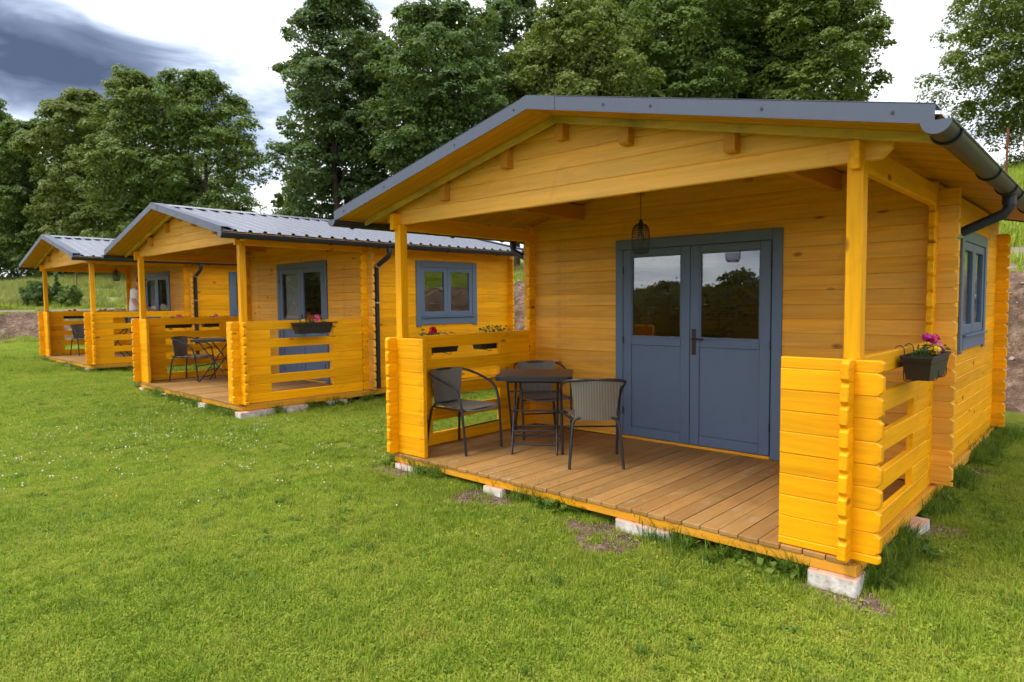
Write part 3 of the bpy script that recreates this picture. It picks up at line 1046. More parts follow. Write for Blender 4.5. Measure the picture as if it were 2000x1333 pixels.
        MB().tube([(xw, yp, 1.30), (xw, yp, 1.315)], 0.040, 14).build('pipe_clamp', CLAMP, dp, smooth=True)
        MB().tube([(xc, yp, zt_ - .05), (xc, yp, zt_ - .11)], 0.042, 14).build('pipe_socket', GUT, dp, smooth=True)
    # --- double door
    yd = P - 0.022
    MB().cbox((1.143, yd, 0.005), (1.228, P - 0.001, 1.905), 0.003).build('door_frame', BLUE[2], c)
    MB().cbox((2.738, yd, 0.002), (2.823, P - 0.001, 2.002), 0.003).build('door_frame', BLUE[2], c)
    MB().cbox((1.143, yd - 0.001, 1.907), (2.736, P - 0.001, 2.002), 0.003).build('door_lintel', BLUE[0], c)
    MB().cbox((1.228, P - 0.028, 0.001), (2.738, P - 0.002, 0.026), 0.003).build('threshold', BEAM, c)
    jm = MB(); jm.box((1.20, P - 0.001, 0.028), (1.2295, P + .05, 1.93)); jm.box((2.7365, P - 0.001, 0.028), (2.77, P + .05, 1.93)); jm.box((1.2295, P + .02, 1.906), (2.7365, P + .05, 1.935))
    jm.build('door_jamb', BLUE[2], c)
    for (xa, xb, hand) in ((1.231, 1.966, 0), (1.972, 2.726, 1)):
        ya, yb = P - 0.016, P + 0.030
        st = 0.092
        dr = MB()
        dr.cbox((xa, ya, 0.030), (xa + st, yb, 1.902), 0.004)
        dr.cbox((xb - st, ya, 0.030), (xb, yb, 1.902), 0.004)
        door = dr.build('door', BLUE[2], c)
        for (za, zb_) in ((0.030, 0.125), (0.955, 1.035), (1.835, 1.902)):
            MB().cbox((xa + st + .0015, ya + .001, za), (xb - st - .0015, yb, zb_), 0.004).build('door_rail', BLUE[0], door)
        MB().cbox((xa + st, ya + 0.014, 0.126), (xb - st, yb - .008, 0.954), 0.002).build('lower_panel', BLUE[2], door)
        MB().box((xa + st, ya + 0.022, 1.036), (xb - st, ya + 0.027, 1.834)).build('pane', GLASS, door)
        bead = MB()
        x0, x1, z0, z1 = xa + st, xb - st, 1.036, 1.834
        bead.box((x0, ya + .008, z0), (x0 + .012, ya + .021, z1)); bead.box((x1 - .012, ya + .008, z0), (x1, ya + .021, z1))
        bead.box((x0 + .012, ya + .008, z0), (x1 - .012, ya + .021, z0 + .012)); bead.box((x0 + .012, ya + .008, z1 - .012), (x1 - .012, ya + .021, z1))
        bead.build('glazing_bead', BLUE[2], door)
        hx = xa + .004 if hand == 0 else xb + .004
        for hz in (0.28, 1.0, 1.70):
            MB().tube([(hx, ya - .006, hz - .035), (hx, ya - .006, hz + .035)], 0.0075, 8).build('hinge', BLACK, door, smooth=True)
        if hand:
            MB().cbox((xa + .022, ya - .010, 0.885), (xa + .060, ya - .001, 1.125), 0.003).build('handle_plate', HANDLE, door)
            MB().tube([(xa + .041, ya - .008, 1.035), (xa + .041, ya - .045, 1.035), (xa + .055, ya - .052, 1.035), (xa + .155, ya - .052, 1.032)], 0.0095, 8).build('handle', HANDLE, door, smooth=True)
            MB().tube([(xa + .041, ya - .0125, .945), (xa + .041, ya - .006, .945)], 0.010, 10).build('keyhole', BLACK, door)
    # --- window in the right wall
    xo, xi = W + 0.022, W + 0.001
    cs = MB()
    wy0, wy1, wz0, wz1 = 2.87, 4.19, 0.947, 1.977

    def ybox(m, ya, yb, za, zb_, x0=xi, x1=xo):
        m.prism([(ya, za), (yb, za), (yb, zb_), (ya, zb_)], x0, x1, 'y', 0.003)
    ybox(cs, wy0, wy0 + .10, wz0 - .03, wz1)
    ybox(cs, wy1 - .10, wy1, wz0 - .03, wz1)
    win = cs.build('window', BLUE[2], c)
    m = MB(); ybox(m, wy0 + .101, wy1 - .101, wz1 - .10, wz1, xi, xo + .001); m.build('window_head', BLUE[1], win)
    m = MB(); ybox(m, wy0 + .101, wy1 - .101, wz0, wz0 + .11, xi, xo + .004); m.build('window_apron', BLUE[1], win)
    m = MB(); ybox(m, wy0 + .102, wy1 - .102, wz0 + .112, wz0 + .130, xi, xo + .030); m.build('sill', BLUE[1], win)
    a, b_ = wy0 + .10, wy1 - .10
    mid = (a + b_) / 2
    for (ya, yb) in ((a, mid - .002), (mid + .002, b_)):
        z0, z1 = wz0 + .131, wz1 - .101
        m = MB(); s_ = .072
        ybox(m, ya, ya + s_, z0, z1, W - .035, W + .010); ybox(m, yb - s_, yb, z0, z1, W - .035, W + .010)
        ybox(m, ya + s_, yb - s_, z0, z0 + s_ + .01, W - .035, W + .009); ybox(m, ya + s_, yb - s_, z1 - s_, z1, W - .035, W + .009)
        m.build('sash', BLUE[2], win)
        MB().box((W - .016, ya + s_, z0 + s_ + .01), (W - .012, yb - s_, z1 - s_)).build('pane', GLASS, win)
    return c


CABIN_LABEL = ['nearest yellow log cabin with blue double door and grey metal roof, filling the right half',
               'middle yellow log cabin with ribbed grey roof and folding table on its porch',
               'farthest yellow log cabin at the left edge, with someone standing on its porch']
cab0 = make_cabin()
cabs = [cab0, copy_tree(cab0), copy_tree(cab0)]
for i, c in enumerate(cabs):
    (x, y, z), r = CABS[i]
    c.location = (x, y, z); c.rotation_euler = (0, 0, r)
    tag(c, CABIN_LABEL[i], 'cabin', 'yellow log cabins in a row')

# ------------------------------------------------------------------ foundation blocks
BLK = [  # cabin, local x, y, size x, size y, label
    (0, 0.19, 0.05, .30, .20, 'whitewashed block under the front left corner of the nearest cabin deck'),
    (0, 1.30, 0.05, .20, .20, 'small whitewashed block second from the left under the nearest deck edge'),
    (0, 2.68, 0.05, .42, .20, 'long whitewashed block on bare gravel under the nearest deck front edge'),
    (0, 3.86, 0.035, .25, .19, 'orange stained block under the right front corner of the nearest cabin'),
    (0, 3.97, 1.22, .16, .26, 'pale block under the right side of the nearest cabin porch'),
    (1, 0.16, 0.04, .18, .18, 'tiny white block under the left front corner of the middle cabin deck'),
    (1, 1.20, 0.05, .20, .18, 'white block second from the left under the middle cabin deck'),
    (1, 2.78, 0.02, .24, .18, 'white block third from the left under the middle cabin deck'),
    (1, 4.00, 0.16, .18, .48, 'largest white block under the near corner post of the middle cabin'),
    (1, 3.98, 0.70, .18, .36, 'white block in the middle under the rail side of the middle cabin'),
    (1, 3.98, 1.35, .18, .30, 'white block under the rail side of the middle cabin, nearest its drainpipe'),
    (2, 0.50, 0.05, .24, .18, 'white block leftmost under the farthest cabin deck'),
    (2, 2.30, 0.02, .24, .18, 'white block in the middle under the farthest cabin deck'),
    (2, 3.70, 0.05, .26, .20, 'white block under the near front corner of the farthest cabin'),
]
for (ci, lx, ly, sx, sy, lab) in BLK:
    wx, wy, wz = cabw(ci, (lx, ly, -0.0875))
    g = tz(wx, wy) - 0.03
    h = wz - g
    top = h
    m = MB()
    hs = 0.085 if ci == 1 else h
    m.prism([(-sx / 2, h - hs), (sx / 2, h - hs), (sx / 2, h), (-sx / 2, h)], -sy / 2, sy / 2, 'x', 0.008)
    if ci == 1 and h - hs > 0.01:
        m.prism([(-sx / 2 * 1.08, 0), (sx / 2 * 1.02, 0), (sx / 2 * 1.02, h - hs - .003), (-sx / 2 * 1.08, h - hs - .003)], -sy / 2 * 1.05, sy / 2 * 1.05, 'x', 0.008)
    o = m.build('foundation_block', BLOCK, None, (wx, wy, g))
    o.rotation_euler = (0, 0, CABS[ci][1] + random.uniform(-.06, .06))
    tag(o, lab, 'block', 'whitewashed foundation blocks under the cabins')


# ------------------------------------------------------------------ furniture
def smooth_path(pts, n=4):
    """Catmull-Rom"""
    pts = [Vector(p) for p in pts]
    out = []
    for i in range(len(pts) - 1):
        p0, p1, p2, p3 = pts[max(i - 1, 0)], pts[i], pts[i + 1], pts[min(i + 2, len(pts) - 1)]
        for k in range(n):
            t = k / n
            out.append(0.5 * ((2 * p1) + (p2 - p0) * t + (2 * p0 - 5 * p1 + 4 * p2 - p3) * t * t + (3 * p1 - p0 - 3 * p2 + p3) * t ** 3))
    out.append(pts[-1])
    return out


def make_chair():
    """faces +x"""
    c = empty('armchair')
    r = 0.0125
    half = [(0.26, 0.245, 0.0), (0.235, 0.255, 0.30), (0.205, 0.262, 0.50), (0.13, 0.268, 0.610), (-0.02, 0.270, 0.672), (-0.17, 0.255, 0.715), (-0.245, 0.195, 0.735), (-0.272, 0.09, 0.742)]
    full = half + [(a, -b, z) for (a, b, z) in half[::-1]]
    MB().tube(smooth_path(full, 4), r, 8).build('arm_frame', BLACK, c, smooth=True)
    rear = [(-0.285, 0.225, 0.0), (-0.262, 0.205, 0.24), (-0.238, 0.190, 0.375), (-0.225, 0.150, 0.415), (-0.222, 0.08, 0.420)]
    MB().tube(smooth_path(rear + [(a, -b, z) for (a, b, z) in rear[::-1]], 4), r, 8).build('rear_leg_frame', BLACK, c, smooth=True)
    m = MB()
    for s in (1, -1):
        m.tube([(0.222, s * 0.257, 0.405), (0.0, s * 0.235, 0.408), (-0.232, s * 0.180, 0.395)], 0.009, 8)
    m.tube([(0.224, 0.256, 0.40), (0.224, -0.256, 0.40)], 0.009, 8)
    m.build('seat_frame', BLACK, c, smooth=True)
    MB().tube([(0.236, 0.253, 0.26), (0.236, -0.253, 0.26)], 0.008, 8).build('stretcher', BLACK, c, smooth=True)
    # woven seat
    nx, ny = 8, 8
    V = []; Fq = []
    for i in range(nx + 1):
        u = i / nx
        x = 0.245 - 0.475 * u
        hw = 0.225 - 0.045 * u
        for j in range(ny + 1):
            v = j / ny * 2 - 1
            z = 0.428 - 0.016 * (1 - v * v) - (0.02 if i == 0 else 0) + 0.004 * (u > .9)
            V.append((x, v * hw, z))
    n1 = len(V)
    V += [(a, b, z - 0.012) for (a, b, z) in V]
    idx = lambda i, j: i * (ny + 1) + j
    for i in range(nx):
        for j in range(ny):
            Fq.append((idx(i, j), idx(i, j + 1), idx(i + 1, j + 1), idx(i + 1, j)))
            Fq.append((n1 + idx(i, j), n1 + idx(i + 1, j), n1 + idx(i + 1, j + 1), n1 + idx(i, j + 1)))
    for i in range(nx):
        for j in (0, ny):
            Fq.append((idx(i, j), idx(i + 1, j), n1 + idx(i + 1, j), n1 + idx(i, j)))
    for j in range(ny):
        for i in (0, nx):
            Fq.append((idx(i, j), n1 + idx(i, j), n1 + idx(i, j + 1), idx(i, j + 1)))
    MB().add(V, Fq).build('seat', WICK, c, smooth=True)
    # woven back
    V = []; Fq = []; nz = 8
    for i in range(nz + 1):
        u = i / nz
        hw = 0.165 + 0.045 * u
        for j in range(ny + 1):
            v = j / ny * 2 - 1
            x = -0.222 - 0.052 * u + 0.055 * (v * v) * (0.25 + 0.75 * u) - 0.012 * (1 - u) * (1 - v * v)
            z = 0.40 + 0.355 * u - 0.012 * v * v * u
            V.append((x, v * hw, z))
    n1 = len(V)
    V += [(a - 0.013, b, z) for (a, b, z) in V]
    for i in range(nz):
        for j in range(ny):
            Fq.append((idx(i, j), idx(i, j + 1), idx(i + 1, j + 1), idx(i + 1, j)))
            Fq.append((n1 + idx(i, j), n1 + idx(i + 1, j), n1 + idx(i + 1, j + 1), n1 + idx(i, j + 1)))
    for i in range(nz):
        for j in (0, ny):
            Fq.append((idx(i, j), idx(i + 1, j), n1 + idx(i + 1, j), n1 + idx(i, j)))
    for j in range(ny):
        for i in (0, nz):
            Fq.append((idx(i, j), n1 + idx(i, j), n1 + idx(i, j + 1), idx(i, j + 1)))
    MB().add(V, Fq).build('backrest', WICK, c, smooth=True)
    return c


def make_table():
    """folding table, legs cross in the local x-z plane"""
    c = empty('folding_table')
    s = 0.35
    top = MB()
    pl = [(-s + .04, -s), (s - .04, -s), (s, -s + .04), (s, s - .04), (s - .04, s), (-s + .04, s), (-s, s - .04), (-s, -s + .04)]
    top.prism(pl, 0.700, 0.722, 'z', 0.004)
    top.build('tabletop', BLACK, c)
    MB().prism([(a * .985, b * .985) for a, b in pl], 0.680, 0.6995, 'z', 0).build('apron', BLACK, c)
    for (y, sg) in ((-0.245, 1), (0.245, 1), (-0.205, -1), (0.205, -1)):
        MB().tube([(sg * 0.27, y, 0.0), (-sg * 0.25, y, 0.69)], 0.0115, 8).build('leg', BLACK, c, smooth=True)
    for (x, z, y) in ((0.215, 0.08, .245), (-0.215, 0.08, .205), (0.13, 0.19, .245), (-0.13, 0.19, .205), (-0.235, .66, .245), (0.235, .66, .205), (0, .36, .245), (-0.17, 0.565, 0.245)):
        MB().tube([(x, -y, z), (x, y, z)], 0.0085, 8).build('stretcher', BLACK, c, smooth=True)
    return c


ch = make_chair()
tb = make_table()
FURN_CH = [
    (0, 0.35, 0.545, 3, 'black tube armchair with woven seat beside the left rail, nearest cabin porch'),
    (0, 0.50, 1.52, -36, 'black armchair behind the table against the rail and wall, nearest cabin porch'),
    (0, 1.60, 0.905, 132, 'woven armchair turned away, right of the table on the nearest porch'),
    (1, 0.46, 0.70, 35, 'dark armchair beside the folding table on the middle cabin porch'),
    (2, 0.62, 0.72, 8, 'dark armchair on the farthest cabin porch, seen between its posts'),
]
for k, (ci, lx, ly, deg, lab) in enumerate(FURN_CH):
    o = ch if k == 0 else copy_tree(ch)
    o.location = cabw(ci, (lx, ly, 0.001))
    o.rotation_euler = (0, 0, CABS[ci][1] + math.radians(deg))
    tag(o, lab, 'chair', 'woven porch armchairs')
FURN_TB = [
    (0, 0.89, 0.975, 127, 'dark square folding table between three chairs on the nearest porch'),
    (1, 0.92, 0.98, 45, 'folding table with crossed legs on the middle cabin porch'),
    (2, 2.3, 0.9, 60, 'dark folding table behind the slotted rail of the farthest cabin'),
]
for k, (ci, lx, ly, deg, lab) in enumerate(FURN_TB):
    o = tb if k == 0 else copy_tree(tb)
    o.location = cabw(ci, (lx, ly, 0.001))
    o.rotation_euler = (0, 0, CABS[ci][1] + math.radians(deg))
    tag(o, lab, 'table', 'folding porch tables')


def make_lamp():
    c = empty('pendant_lamp')          # origin at the top of the cord
    z0 = -0.515                        # top of the cage
    MB().tube([(0, 0, 0), (0, 0, z0 + .02)], 0.0028, 6).build('cord', BLACK, c)
    MB().lathe([(0.0, z0 + .035), (0.012, z0 + .033), (0.02, z0 + .0), (0.02, z0 - .05), (0.0, z0 - .052)], 12).build('socket', BLACK, c, smooth=True)
    prof = [(0.022, z0), (0.045, z0 - .012), (0.063, z0 - .035), (0.071, z0 - .065), (0.073, z0 - .11), (0.073, z0 - .17), (0.071, z0 - .21), (0.064, z0 - .235), (0.052, z0 - .25)]
    m = MB(); n = 28
    for k in range(n):
        a = 2 * math.pi * k / n
        m.tube([(r * math.cos(a), r * math.sin(a), z) for r, z in prof], 0.0018, 4, caps=False)
    pr = smooth_path([(r, 0, z) for r, z in prof], 2)
    for p in pr:
        m.tube([(p.x * math.cos(2 * math.pi * k / 20), p.x * math.sin(2 * math.pi * k / 20), p.z) for k in range(21)], 0.0018, 4, caps=False)
    m.build('cage', BLACK, c)
    MB().lathe([(0.0, z0 - .05), (0.014, z0 - .055), (0.016, z0 - .075), (0.028, z0 - .105), (0.03, z0 - .125), (0.022, z0 - .145), (0.0, z0 - .155)], 14).build('bulb', plain('bulb_glass', (0.16, 0.13, 0.10), 0.15), c, smooth=True)
    return c


lamp = make_lamp()
for k, (ci, lab) in enumerate(((0, 'black wire cage pendant lamp hanging in front of the nearest blue door'),
                               (2, 'small wire cage pendant lamp hanging in the farthest cabin porch'))):
    o = lamp if k == 0 else copy_tree(lamp)
    o.location = cabw(ci, (W / 2, 1.078, 2.552))
    tag(o, lab, 'lamp', 'wire cage pendant lamps')


# ------------------------------------------------------------------ planters and flowers
def make_planter(lg=0.56):
    """long side along y, rail lies at -x; origin at middle of rim"""
    c = empty('flower_box')
    tw, bw_, h = 0.088, 0.062, 0.150
    lt, lb = lg / 2, lg / 2 - 0.045
    V = []
    for (w_, l_, z) in ((tw, lt, 0), (tw, lt, -.014), (tw - .008, lt - .008, -.016), (bw_, lb, -h)):
        V += [(-w_, -l_, z), (w_, -l_, z), (w_, l_, z), (-w_, l_, z)]
    iv = [(tw - .007, lt - .007, 0), (bw_ - .004, lb - .004, -h + .006)]
    for (w_, l_, z) in iv:
        V += [(-w_, -l_, z), (w_, -l_, z), (w_, l_, z), (-w_, l_, z)]
    Fq = []
    for a in (0, 1, 2):
        for i in range(4):
            j = (i + 1) % 4
            Fq.append((a * 4 + i, (a + 1) * 4 + i, (a + 1) * 4 + j, a * 4 + j))
    for i in range(4):
        j = (i + 1) % 4
        Fq.append((i, j, 16 + j, 16 + i)); Fq.append((16 + i, 16 + j, 20 + j, 20 + i))
    Fq.append((12, 15, 14, 13)); Fq.append((20, 21, 22, 23))
    MB().add(V, Fq).build('tub', PLAST, c)
    MB().box((-tw + .012, -lt + .012, -.05), (tw - .012, lt - .012, -.030)).build('soil', SOIL, c)
    for yy in (-lg * .22, lg * .22):
        MB().tube(smooth_path([(-tw - .062, yy, 0.0), (-tw - .060, yy, 0.035), (-tw - .035, yy, 0.052), (-tw - .010, yy, 0.03), (-tw - .008, yy, -.05), (-tw - .006, yy, -.165), (-.02, yy, -.160), (tw - .010, yy, -.150), (tw + .003, yy, -.09)], 3), 0.0032, 6).build('hook', BLACK, c, smooth=True)
    return c


def petal_mat(name, col):
    return plain(name, col, 0.6, 0, 0.3, 40, 0.25)


PETAL = {'pink': petal_mat('petal_pink', (0.80, 0.06, 0.28)), 'red': petal_mat('petal_red', (0.62, 0.015, 0.03)),
         'magenta': petal_mat('petal_magenta', (0.55, 0.03, 0.30)), 'yellow': petal_mat('petal_yellow', (0.90, 0.50, 0.02)),
         'violet': petal_mat('petal_violet', (0.25, 0.04, 0.35)), 'rose': petal_mat('petal_rose', (0.85, 0.25, 0.40))}
PLEAF = leaf_mat('plant_leaf', (0.020, 0.055, 0.014), (0.065, 0.15, 0.03), 0.25)


def quads_cloud(centres, normals, size, rng, aspect=0.7):
    """a rhombic leaf for each centre"""
    c = np.asarray(centres, float); n = np.asarray(normals, float)
    n /= np.linalg.norm(n, axis=1)[:, None] + 1e-9
    r = rng.normal(size=c.shape)
    u = np.cross(n, r); u /= np.linalg.norm(u, axis=1)[:, None] + 1e-9
    v = np.cross(n, u)
    s = (size * rng.uniform(0.6, 1.35, len(c)))[:, None]
    p0 = c - u * s * .5; p2 = c + u * s * .5
    fold = n * s * 0.10
    p1 = c + v * s * .5 * aspect - fold; p3 = c - v * s * .5 * aspect - fold
    V = np.stack([p0, p1, p2, p3], 1).reshape(-1, 3)
    Q = np.arange(len(V)).reshape(-1, 4)
    return V, Q


def flower_plant(loc, rotz, blossoms, seed, lab, spread=(0.05, 0.20), height=0.10, nleaf=150):
    rng = np.random.default_rng(seed)
    c = empty('flowering_plant', loc, rotz)
    cen = np.stack([rng.normal(0, spread[0] * .6, nleaf), rng.uniform(-spread[1], spread[1], nleaf), rng.uniform(-.03, height * .75, nleaf)], -1)
    nm = rng.normal(size=cen.shape) * .7 + np.array([0, 0, 1.0])
    V, Q = quads_cloud(cen, nm, 0.032, rng)
    link('leaves', fast_mesh('leaves', V, Q, PLEAF), c)
    st = MB()
    for (bx, by, bz, br, col) in blossoms:
        st.tube([(bx * .3, by * .9, -.03), (bx * .7, by, bz * .5), (bx, by, bz)], 0.0022, 5)
    st.build('stems', PLEAF, c)
    for (bx, by, bz, br, col) in blossoms:
        n = 46
        d = rng.normal(size=(n, 3)); d /= np.linalg.norm(d, axis=1)[:, None]
        d[:, 2] = d[:, 2] * .8 + .15
        V, Q = quads_cloud(np.array([bx, by, bz]) + d * br * rng.uniform(.55, 1.0, (n, 1)), d + rng.normal(size=d.shape) * .35, br * .75, rng, 0.9)
        link('blossom', fast_mesh('blossom', V, Q, PETAL[col]), c)
    tag(c, lab, 'plant', 'flowering plants in the rail boxes')
    return c


pl0 = make_planter()
PLANT = [
    # cabin, side, y, label box, label plant, blossoms
    (0, 1, 1.09, 'black plastic flower box hooked on the right rail of the nearest cabin',
     'pink and yellow flowers in the box on the nearest cabin right rail',
     [(.02, .10, .115, .036, 'pink'), (-.01, .05, .125, .034, 'magenta'), (.03, .14, .075, .032, 'rose'), (.04, .02, .065, .028, 'yellow'), (.055, -.05, .05, .036, 'yellow'), (.045, .18, .04, .026, 'violet'), (.0, .16, .06, .026, 'magenta'), (.05, .08, .02, .020, 'violet')]),
    (0, 0, 0.60, 'black flower box outside the left rail of the nearest cabin, nearer its front',
     'red geranium peeping over the left rail of the nearest cabin',
     [(.0, .03, .105, .040, 'red'), (.02, -.01, .090, .030, 'red'), (-.02, .07, .085, .026, 'red')]),
    (0, 0, 1.43, 'black flower box outside the left rail of the nearest cabin, nearer its door',
     'bushy green plant with few yellow flowers over the left rail near the door',
     [(.0, .02, .10, .016, 'yellow'), (-.02, -.07, .09, .014, 'yellow')]),
    (1, 1, 0.98, 'black flower box hooked on the near rail of the middle cabin',
     'pink geranium with a yellow bloom in the middle cabin near rail box',
     [(.02, .06, .095, .045, 'pink'), (.03, .05, .035, .030, 'pink'), (.0, -.04, .08, .028, 'red'), (.02, -.15, .05, .032, 'yellow')]),
    (1, 0, 0.66, 'black flower box outside the far rail of the middle cabin, nearer its front',
     'pink and violet flowers over the far rail of the middle cabin, left pair',
     [(.0, -.05, .085, .045, 'pink'), (.0, .06, .06, .040, 'violet')]),
    (1, 0, 1.36, 'black flower box outside the far rail of the middle cabin, nearer its wall',
     'pale rose flowers over the far rail of the middle cabin, nearer its wall',
     [(.0, .0, .075, .045, 'rose'), (.0, .12, .05, .03, 'rose')]),
    (2, 0, 0.66, 'black flower box outside the far rail of the farthest cabin, nearer its front',
     'dark pink flowers over the far rail of the farthest cabin, left of two',
     [(.0, -.04, .08, .045, 'magenta'), (.0, .06, .07, .04, 'red')]),
    (2, 0, 1.36, 'black flower box outside the far rail of the farthest cabin, nearer its wall',
     'dark pink flowers over the far rail of the farthest cabin, right of two',
     [(.0, -.02, .08, .045, 'magenta'), (.0, .08, .07, .04, 'red')]),
]
for k, (ci, side, yy, lab, lab2, bl) in enumerate(PLANT):
    o = pl0 if k == 0 else copy_tree(pl0)
    x = W + 0.115 if side else -0.115
    loc = cabw(ci, (x, yy, 1.042))
    o.location = loc
    rz = CABS[ci][1] + (0 if side else math.pi)
    o.rotation_euler = (0, 0, rz)
    tag(o, lab, 'flower box', 'black flower boxes on the rails')
    flower_plant((loc[0], loc[1], loc[2] - .03), rz, bl, 50 + k, lab2, nleaf=260 if k == 2 else 170, height=0.17 if k == 2 else 0.11)


# ------------------------------------------------------------------ curtains
CURT = leaf_mat('curtain_lace', (0.70, 0.70, 0.72), (0.80, 0.80, 0.82), 0.3)


def curtain(ci, x0, x1, y, z0, z1, lab):
    n = 40
    V = []; Q = []
    for k in range(n + 1):
        x = x0 + (x1 - x0) * k / n
        yy = y + 0.018 * math.sin(k * 1.3)
        V += [(x, yy, z0), (x, yy, z1)]
    for k in range(n):
        Q.append((2 * k, 2 * k + 2, 2 * k + 3, 2 * k + 1))
    me = fast_mesh('curtain', V, Q, CURT)
    o = link('curtain', me)
    o.location = CABS[ci][0]; o.rotation_euler = (0, 0, CABS[ci][1])
    tag(o, lab, 'curtain', 'curtains behind the cabin doors')


curtain(1, 1.32, 1.86, P + 0.062, 0.3, 1.90, 'pale lace curtain behind the left pane of the middle cabin door')
curtain(2, 1.32, 2.05, P + 0.062, 0.3, 1.90, 'pale lace curtain behind the door glass of the farthest cabin')


# ------------------------------------------------------------------ person on the farthest porch
def make_person(loc, rotz):
    root = empty('person', loc, rotz)
    skin = plain('skin', (0.50, 0.27, 0.19), 0.55, 0, 0.4)
    shirt = plain('white_shirt', (0.80, 0.80, 0.86), 0.85, 0, 0.2, 25, 0.06, 0.4)
    jeans = plain('trousers', (0.10, 0.12, 0.20), 0.85, 0, 0.2)
    hair = plain('hair', (0.085, 0.045, 0.025), 0.6, 0, 0.3, 30, 0.4)
    shoe = plain('shoe', (0.05, 0.05, 0.055), 0.6)

    def skinmesh(name, nodes, edges, radii, mat, rootv=0, sub=2):
        me = bpy.data.meshes.new(name)
        me.from_pydata(nodes, edges, [])
        o = link(name, me, root)
        me.materials.append(mat)
        sm = o.modifiers.new('skin', 'SKIN')
        if not me.skin_vertices:
            pass
        for i, r in enumerate(radii):
            sv = me.skin_vertices[0].data[i]
            sv.radius = r if isinstance(r, tuple) else (r, r)
            sv.use_root = (i == rootv)
        ss = o.modifiers.new('sub', 'SUBSURF'); ss.levels = sub; ss.render_levels = sub
        return o
    # body: pelvis, chest, neck, head, arms with hands, legs (faces +y, leaning a little forward)
    nodes = [(0, 0, .95), (0, .02, 1.12), (0, .05, 1.30), (0, .08, 1.42), (0, .12, 1.50), (0, .15, 1.56), (0, .165, 1.64),
             (.17, .06, 1.40), (.23, .05, 1.20), (.24, .20, 1.02), (.21, .33, 1.00),
             (-.17, .06, 1.40), (-.23, .05, 1.20), (-.24, .20, 1.02), (-.21, .33, 1.00),
             (.10, 0, .88), (.11, .02, .50), (.11, -.01, .09), (.115, .12, .035),
             (-.10, 0, .88), (-.11, -.01, .50), (-.11, -.04, .09), (-.115, .09, .035)]
    edges = [(0, 1), (1, 2), (2, 3), (3, 4), (4, 5), (5, 6), (3, 7), (7, 8), (8, 9), (9, 10), (3, 11), (11, 12), (12, 13), (13, 14),
             (0, 15), (15, 16), (16, 17), (17, 18), (0, 19), (19, 20), (20, 21), (21, 22)]
    rad = [(.15, .11), (.135, .095), (.15, .10), (.11, .075), .05, .075, .085, .058, .045, .038, .028, .058, .045, .038, .028, .088, .062, .045, .04, .088, .062, .045, .04]
    skinmesh('body', nodes, edges, rad, skin)
    # face details
    MB().tube([(0, .245, 1.625), (0, .268, 1.600), (0, .25, 1.592)], [.008, .012, .009], 8).build('nose', skin, root, smooth=True)
    for s in (1, -1):
        MB().lathe([(0, -.010), (.008, -.006), (.010, 0), (.008, .006), (0, .010)], 8).build('eye', plain('eye_dark', (.03, .02, .02), .2), root, (s * .03, .238, 1.638), smooth=True)
        MB().lathe([(0, -.026), (.010, -.016), (.014, 0), (.012, .016), (0, .026)], 8).build('ear', skin, root, (s * .085, .155, 1.62), smooth=True)
    MB().tube([(-.022, .238, 1.575), (0, .246, 1.572), (.022, .238, 1.575)], .005, 6).build('mouth', plain('lips', (.45, .16, .14), .5), root)
    # fingers
    for s in (1, -1):
        base = Vector((s * .21, .34, 1.0))
        for k in range(4):
            o_ = Vector(((k - 1.5) * .017, .03, -.005))
            ln = (.060, .072, .068, .052)[k]
            p = base + o_
            MB().tube([p, p + Vector((0, ln * .5, -.008)), p + Vector((0, ln * .85, -.035))], [.0085, .008, .006], 6).build('finger', skin, root, smooth=True)
        p = base + Vector((-s * .026, -.005, 0))
        MB().tube([p, p + Vector((-s * .02, .03, -.006)), p + Vector((-s * .018, .052, -.018))], [.010, .009, .007], 6).build('thumb', skin, root, smooth=True)
    # shirt: a slightly larger torso with short sleeves
    nodes = [(0, 0, .90), (0, .02, 1.12), (0, .05, 1.30), (0, .085, 1.435), (.17, .06, 1.405), (.232, .05, 1.22), (-.17, .06, 1.405), (-.232, .05, 1.22)]
    edges = [(0, 1), (1, 2), (2, 3), (3, 4), (4, 5), (3, 6), (6, 7)]
    skinmesh('shirt', nodes, edges, [(.185, .14), (.165, .125), (.175, .128), (.11, .085), .080, .072, .080, .072], shirt)
    nodes = [(0, 0, .93), (.10, 0, .86), (.11, .02, .50), (.11, -.01, .12), (-.10, 0, .86), (-.11, -.01, .50), (-.11, -.04, .12)]
    skinmesh('trousers', nodes, [(0, 1), (1, 2), (2, 3), (0, 4), (4, 5), (5, 6)], [(.17, .13), .108, .080, .065, .108, .080, .065], jeans)
    for (sx, sy) in ((.113, .05), (-.113, .02)):
        skinmesh('shoe', [(sx, sy - .08, .045), (sx, sy + .04, .045), (sx, sy + .11, .035)], [(0, 1), (1, 2)], [.052, .050, .035], shoe)
    skinmesh('hair', [(0, .085, 1.56), (0, .11, 1.66), (0, .155, 1.715), (0, .205, 1.70)], [(0, 1), (1, 2), (2, 3)], [(.065, .05), (.095, .075), (.088, .06), (.06, .035)], hair)
    tag(root, 'person in a white shirt with brown hair standing at the farthest cabin door', 'person')
    return root


pw = cabw(2, (2.78, 1.2, 0.002))
per = make_person(pw, CABS[2][1] + math.radians(-35))
per.scale = (1.09, 1.09, 1.09)


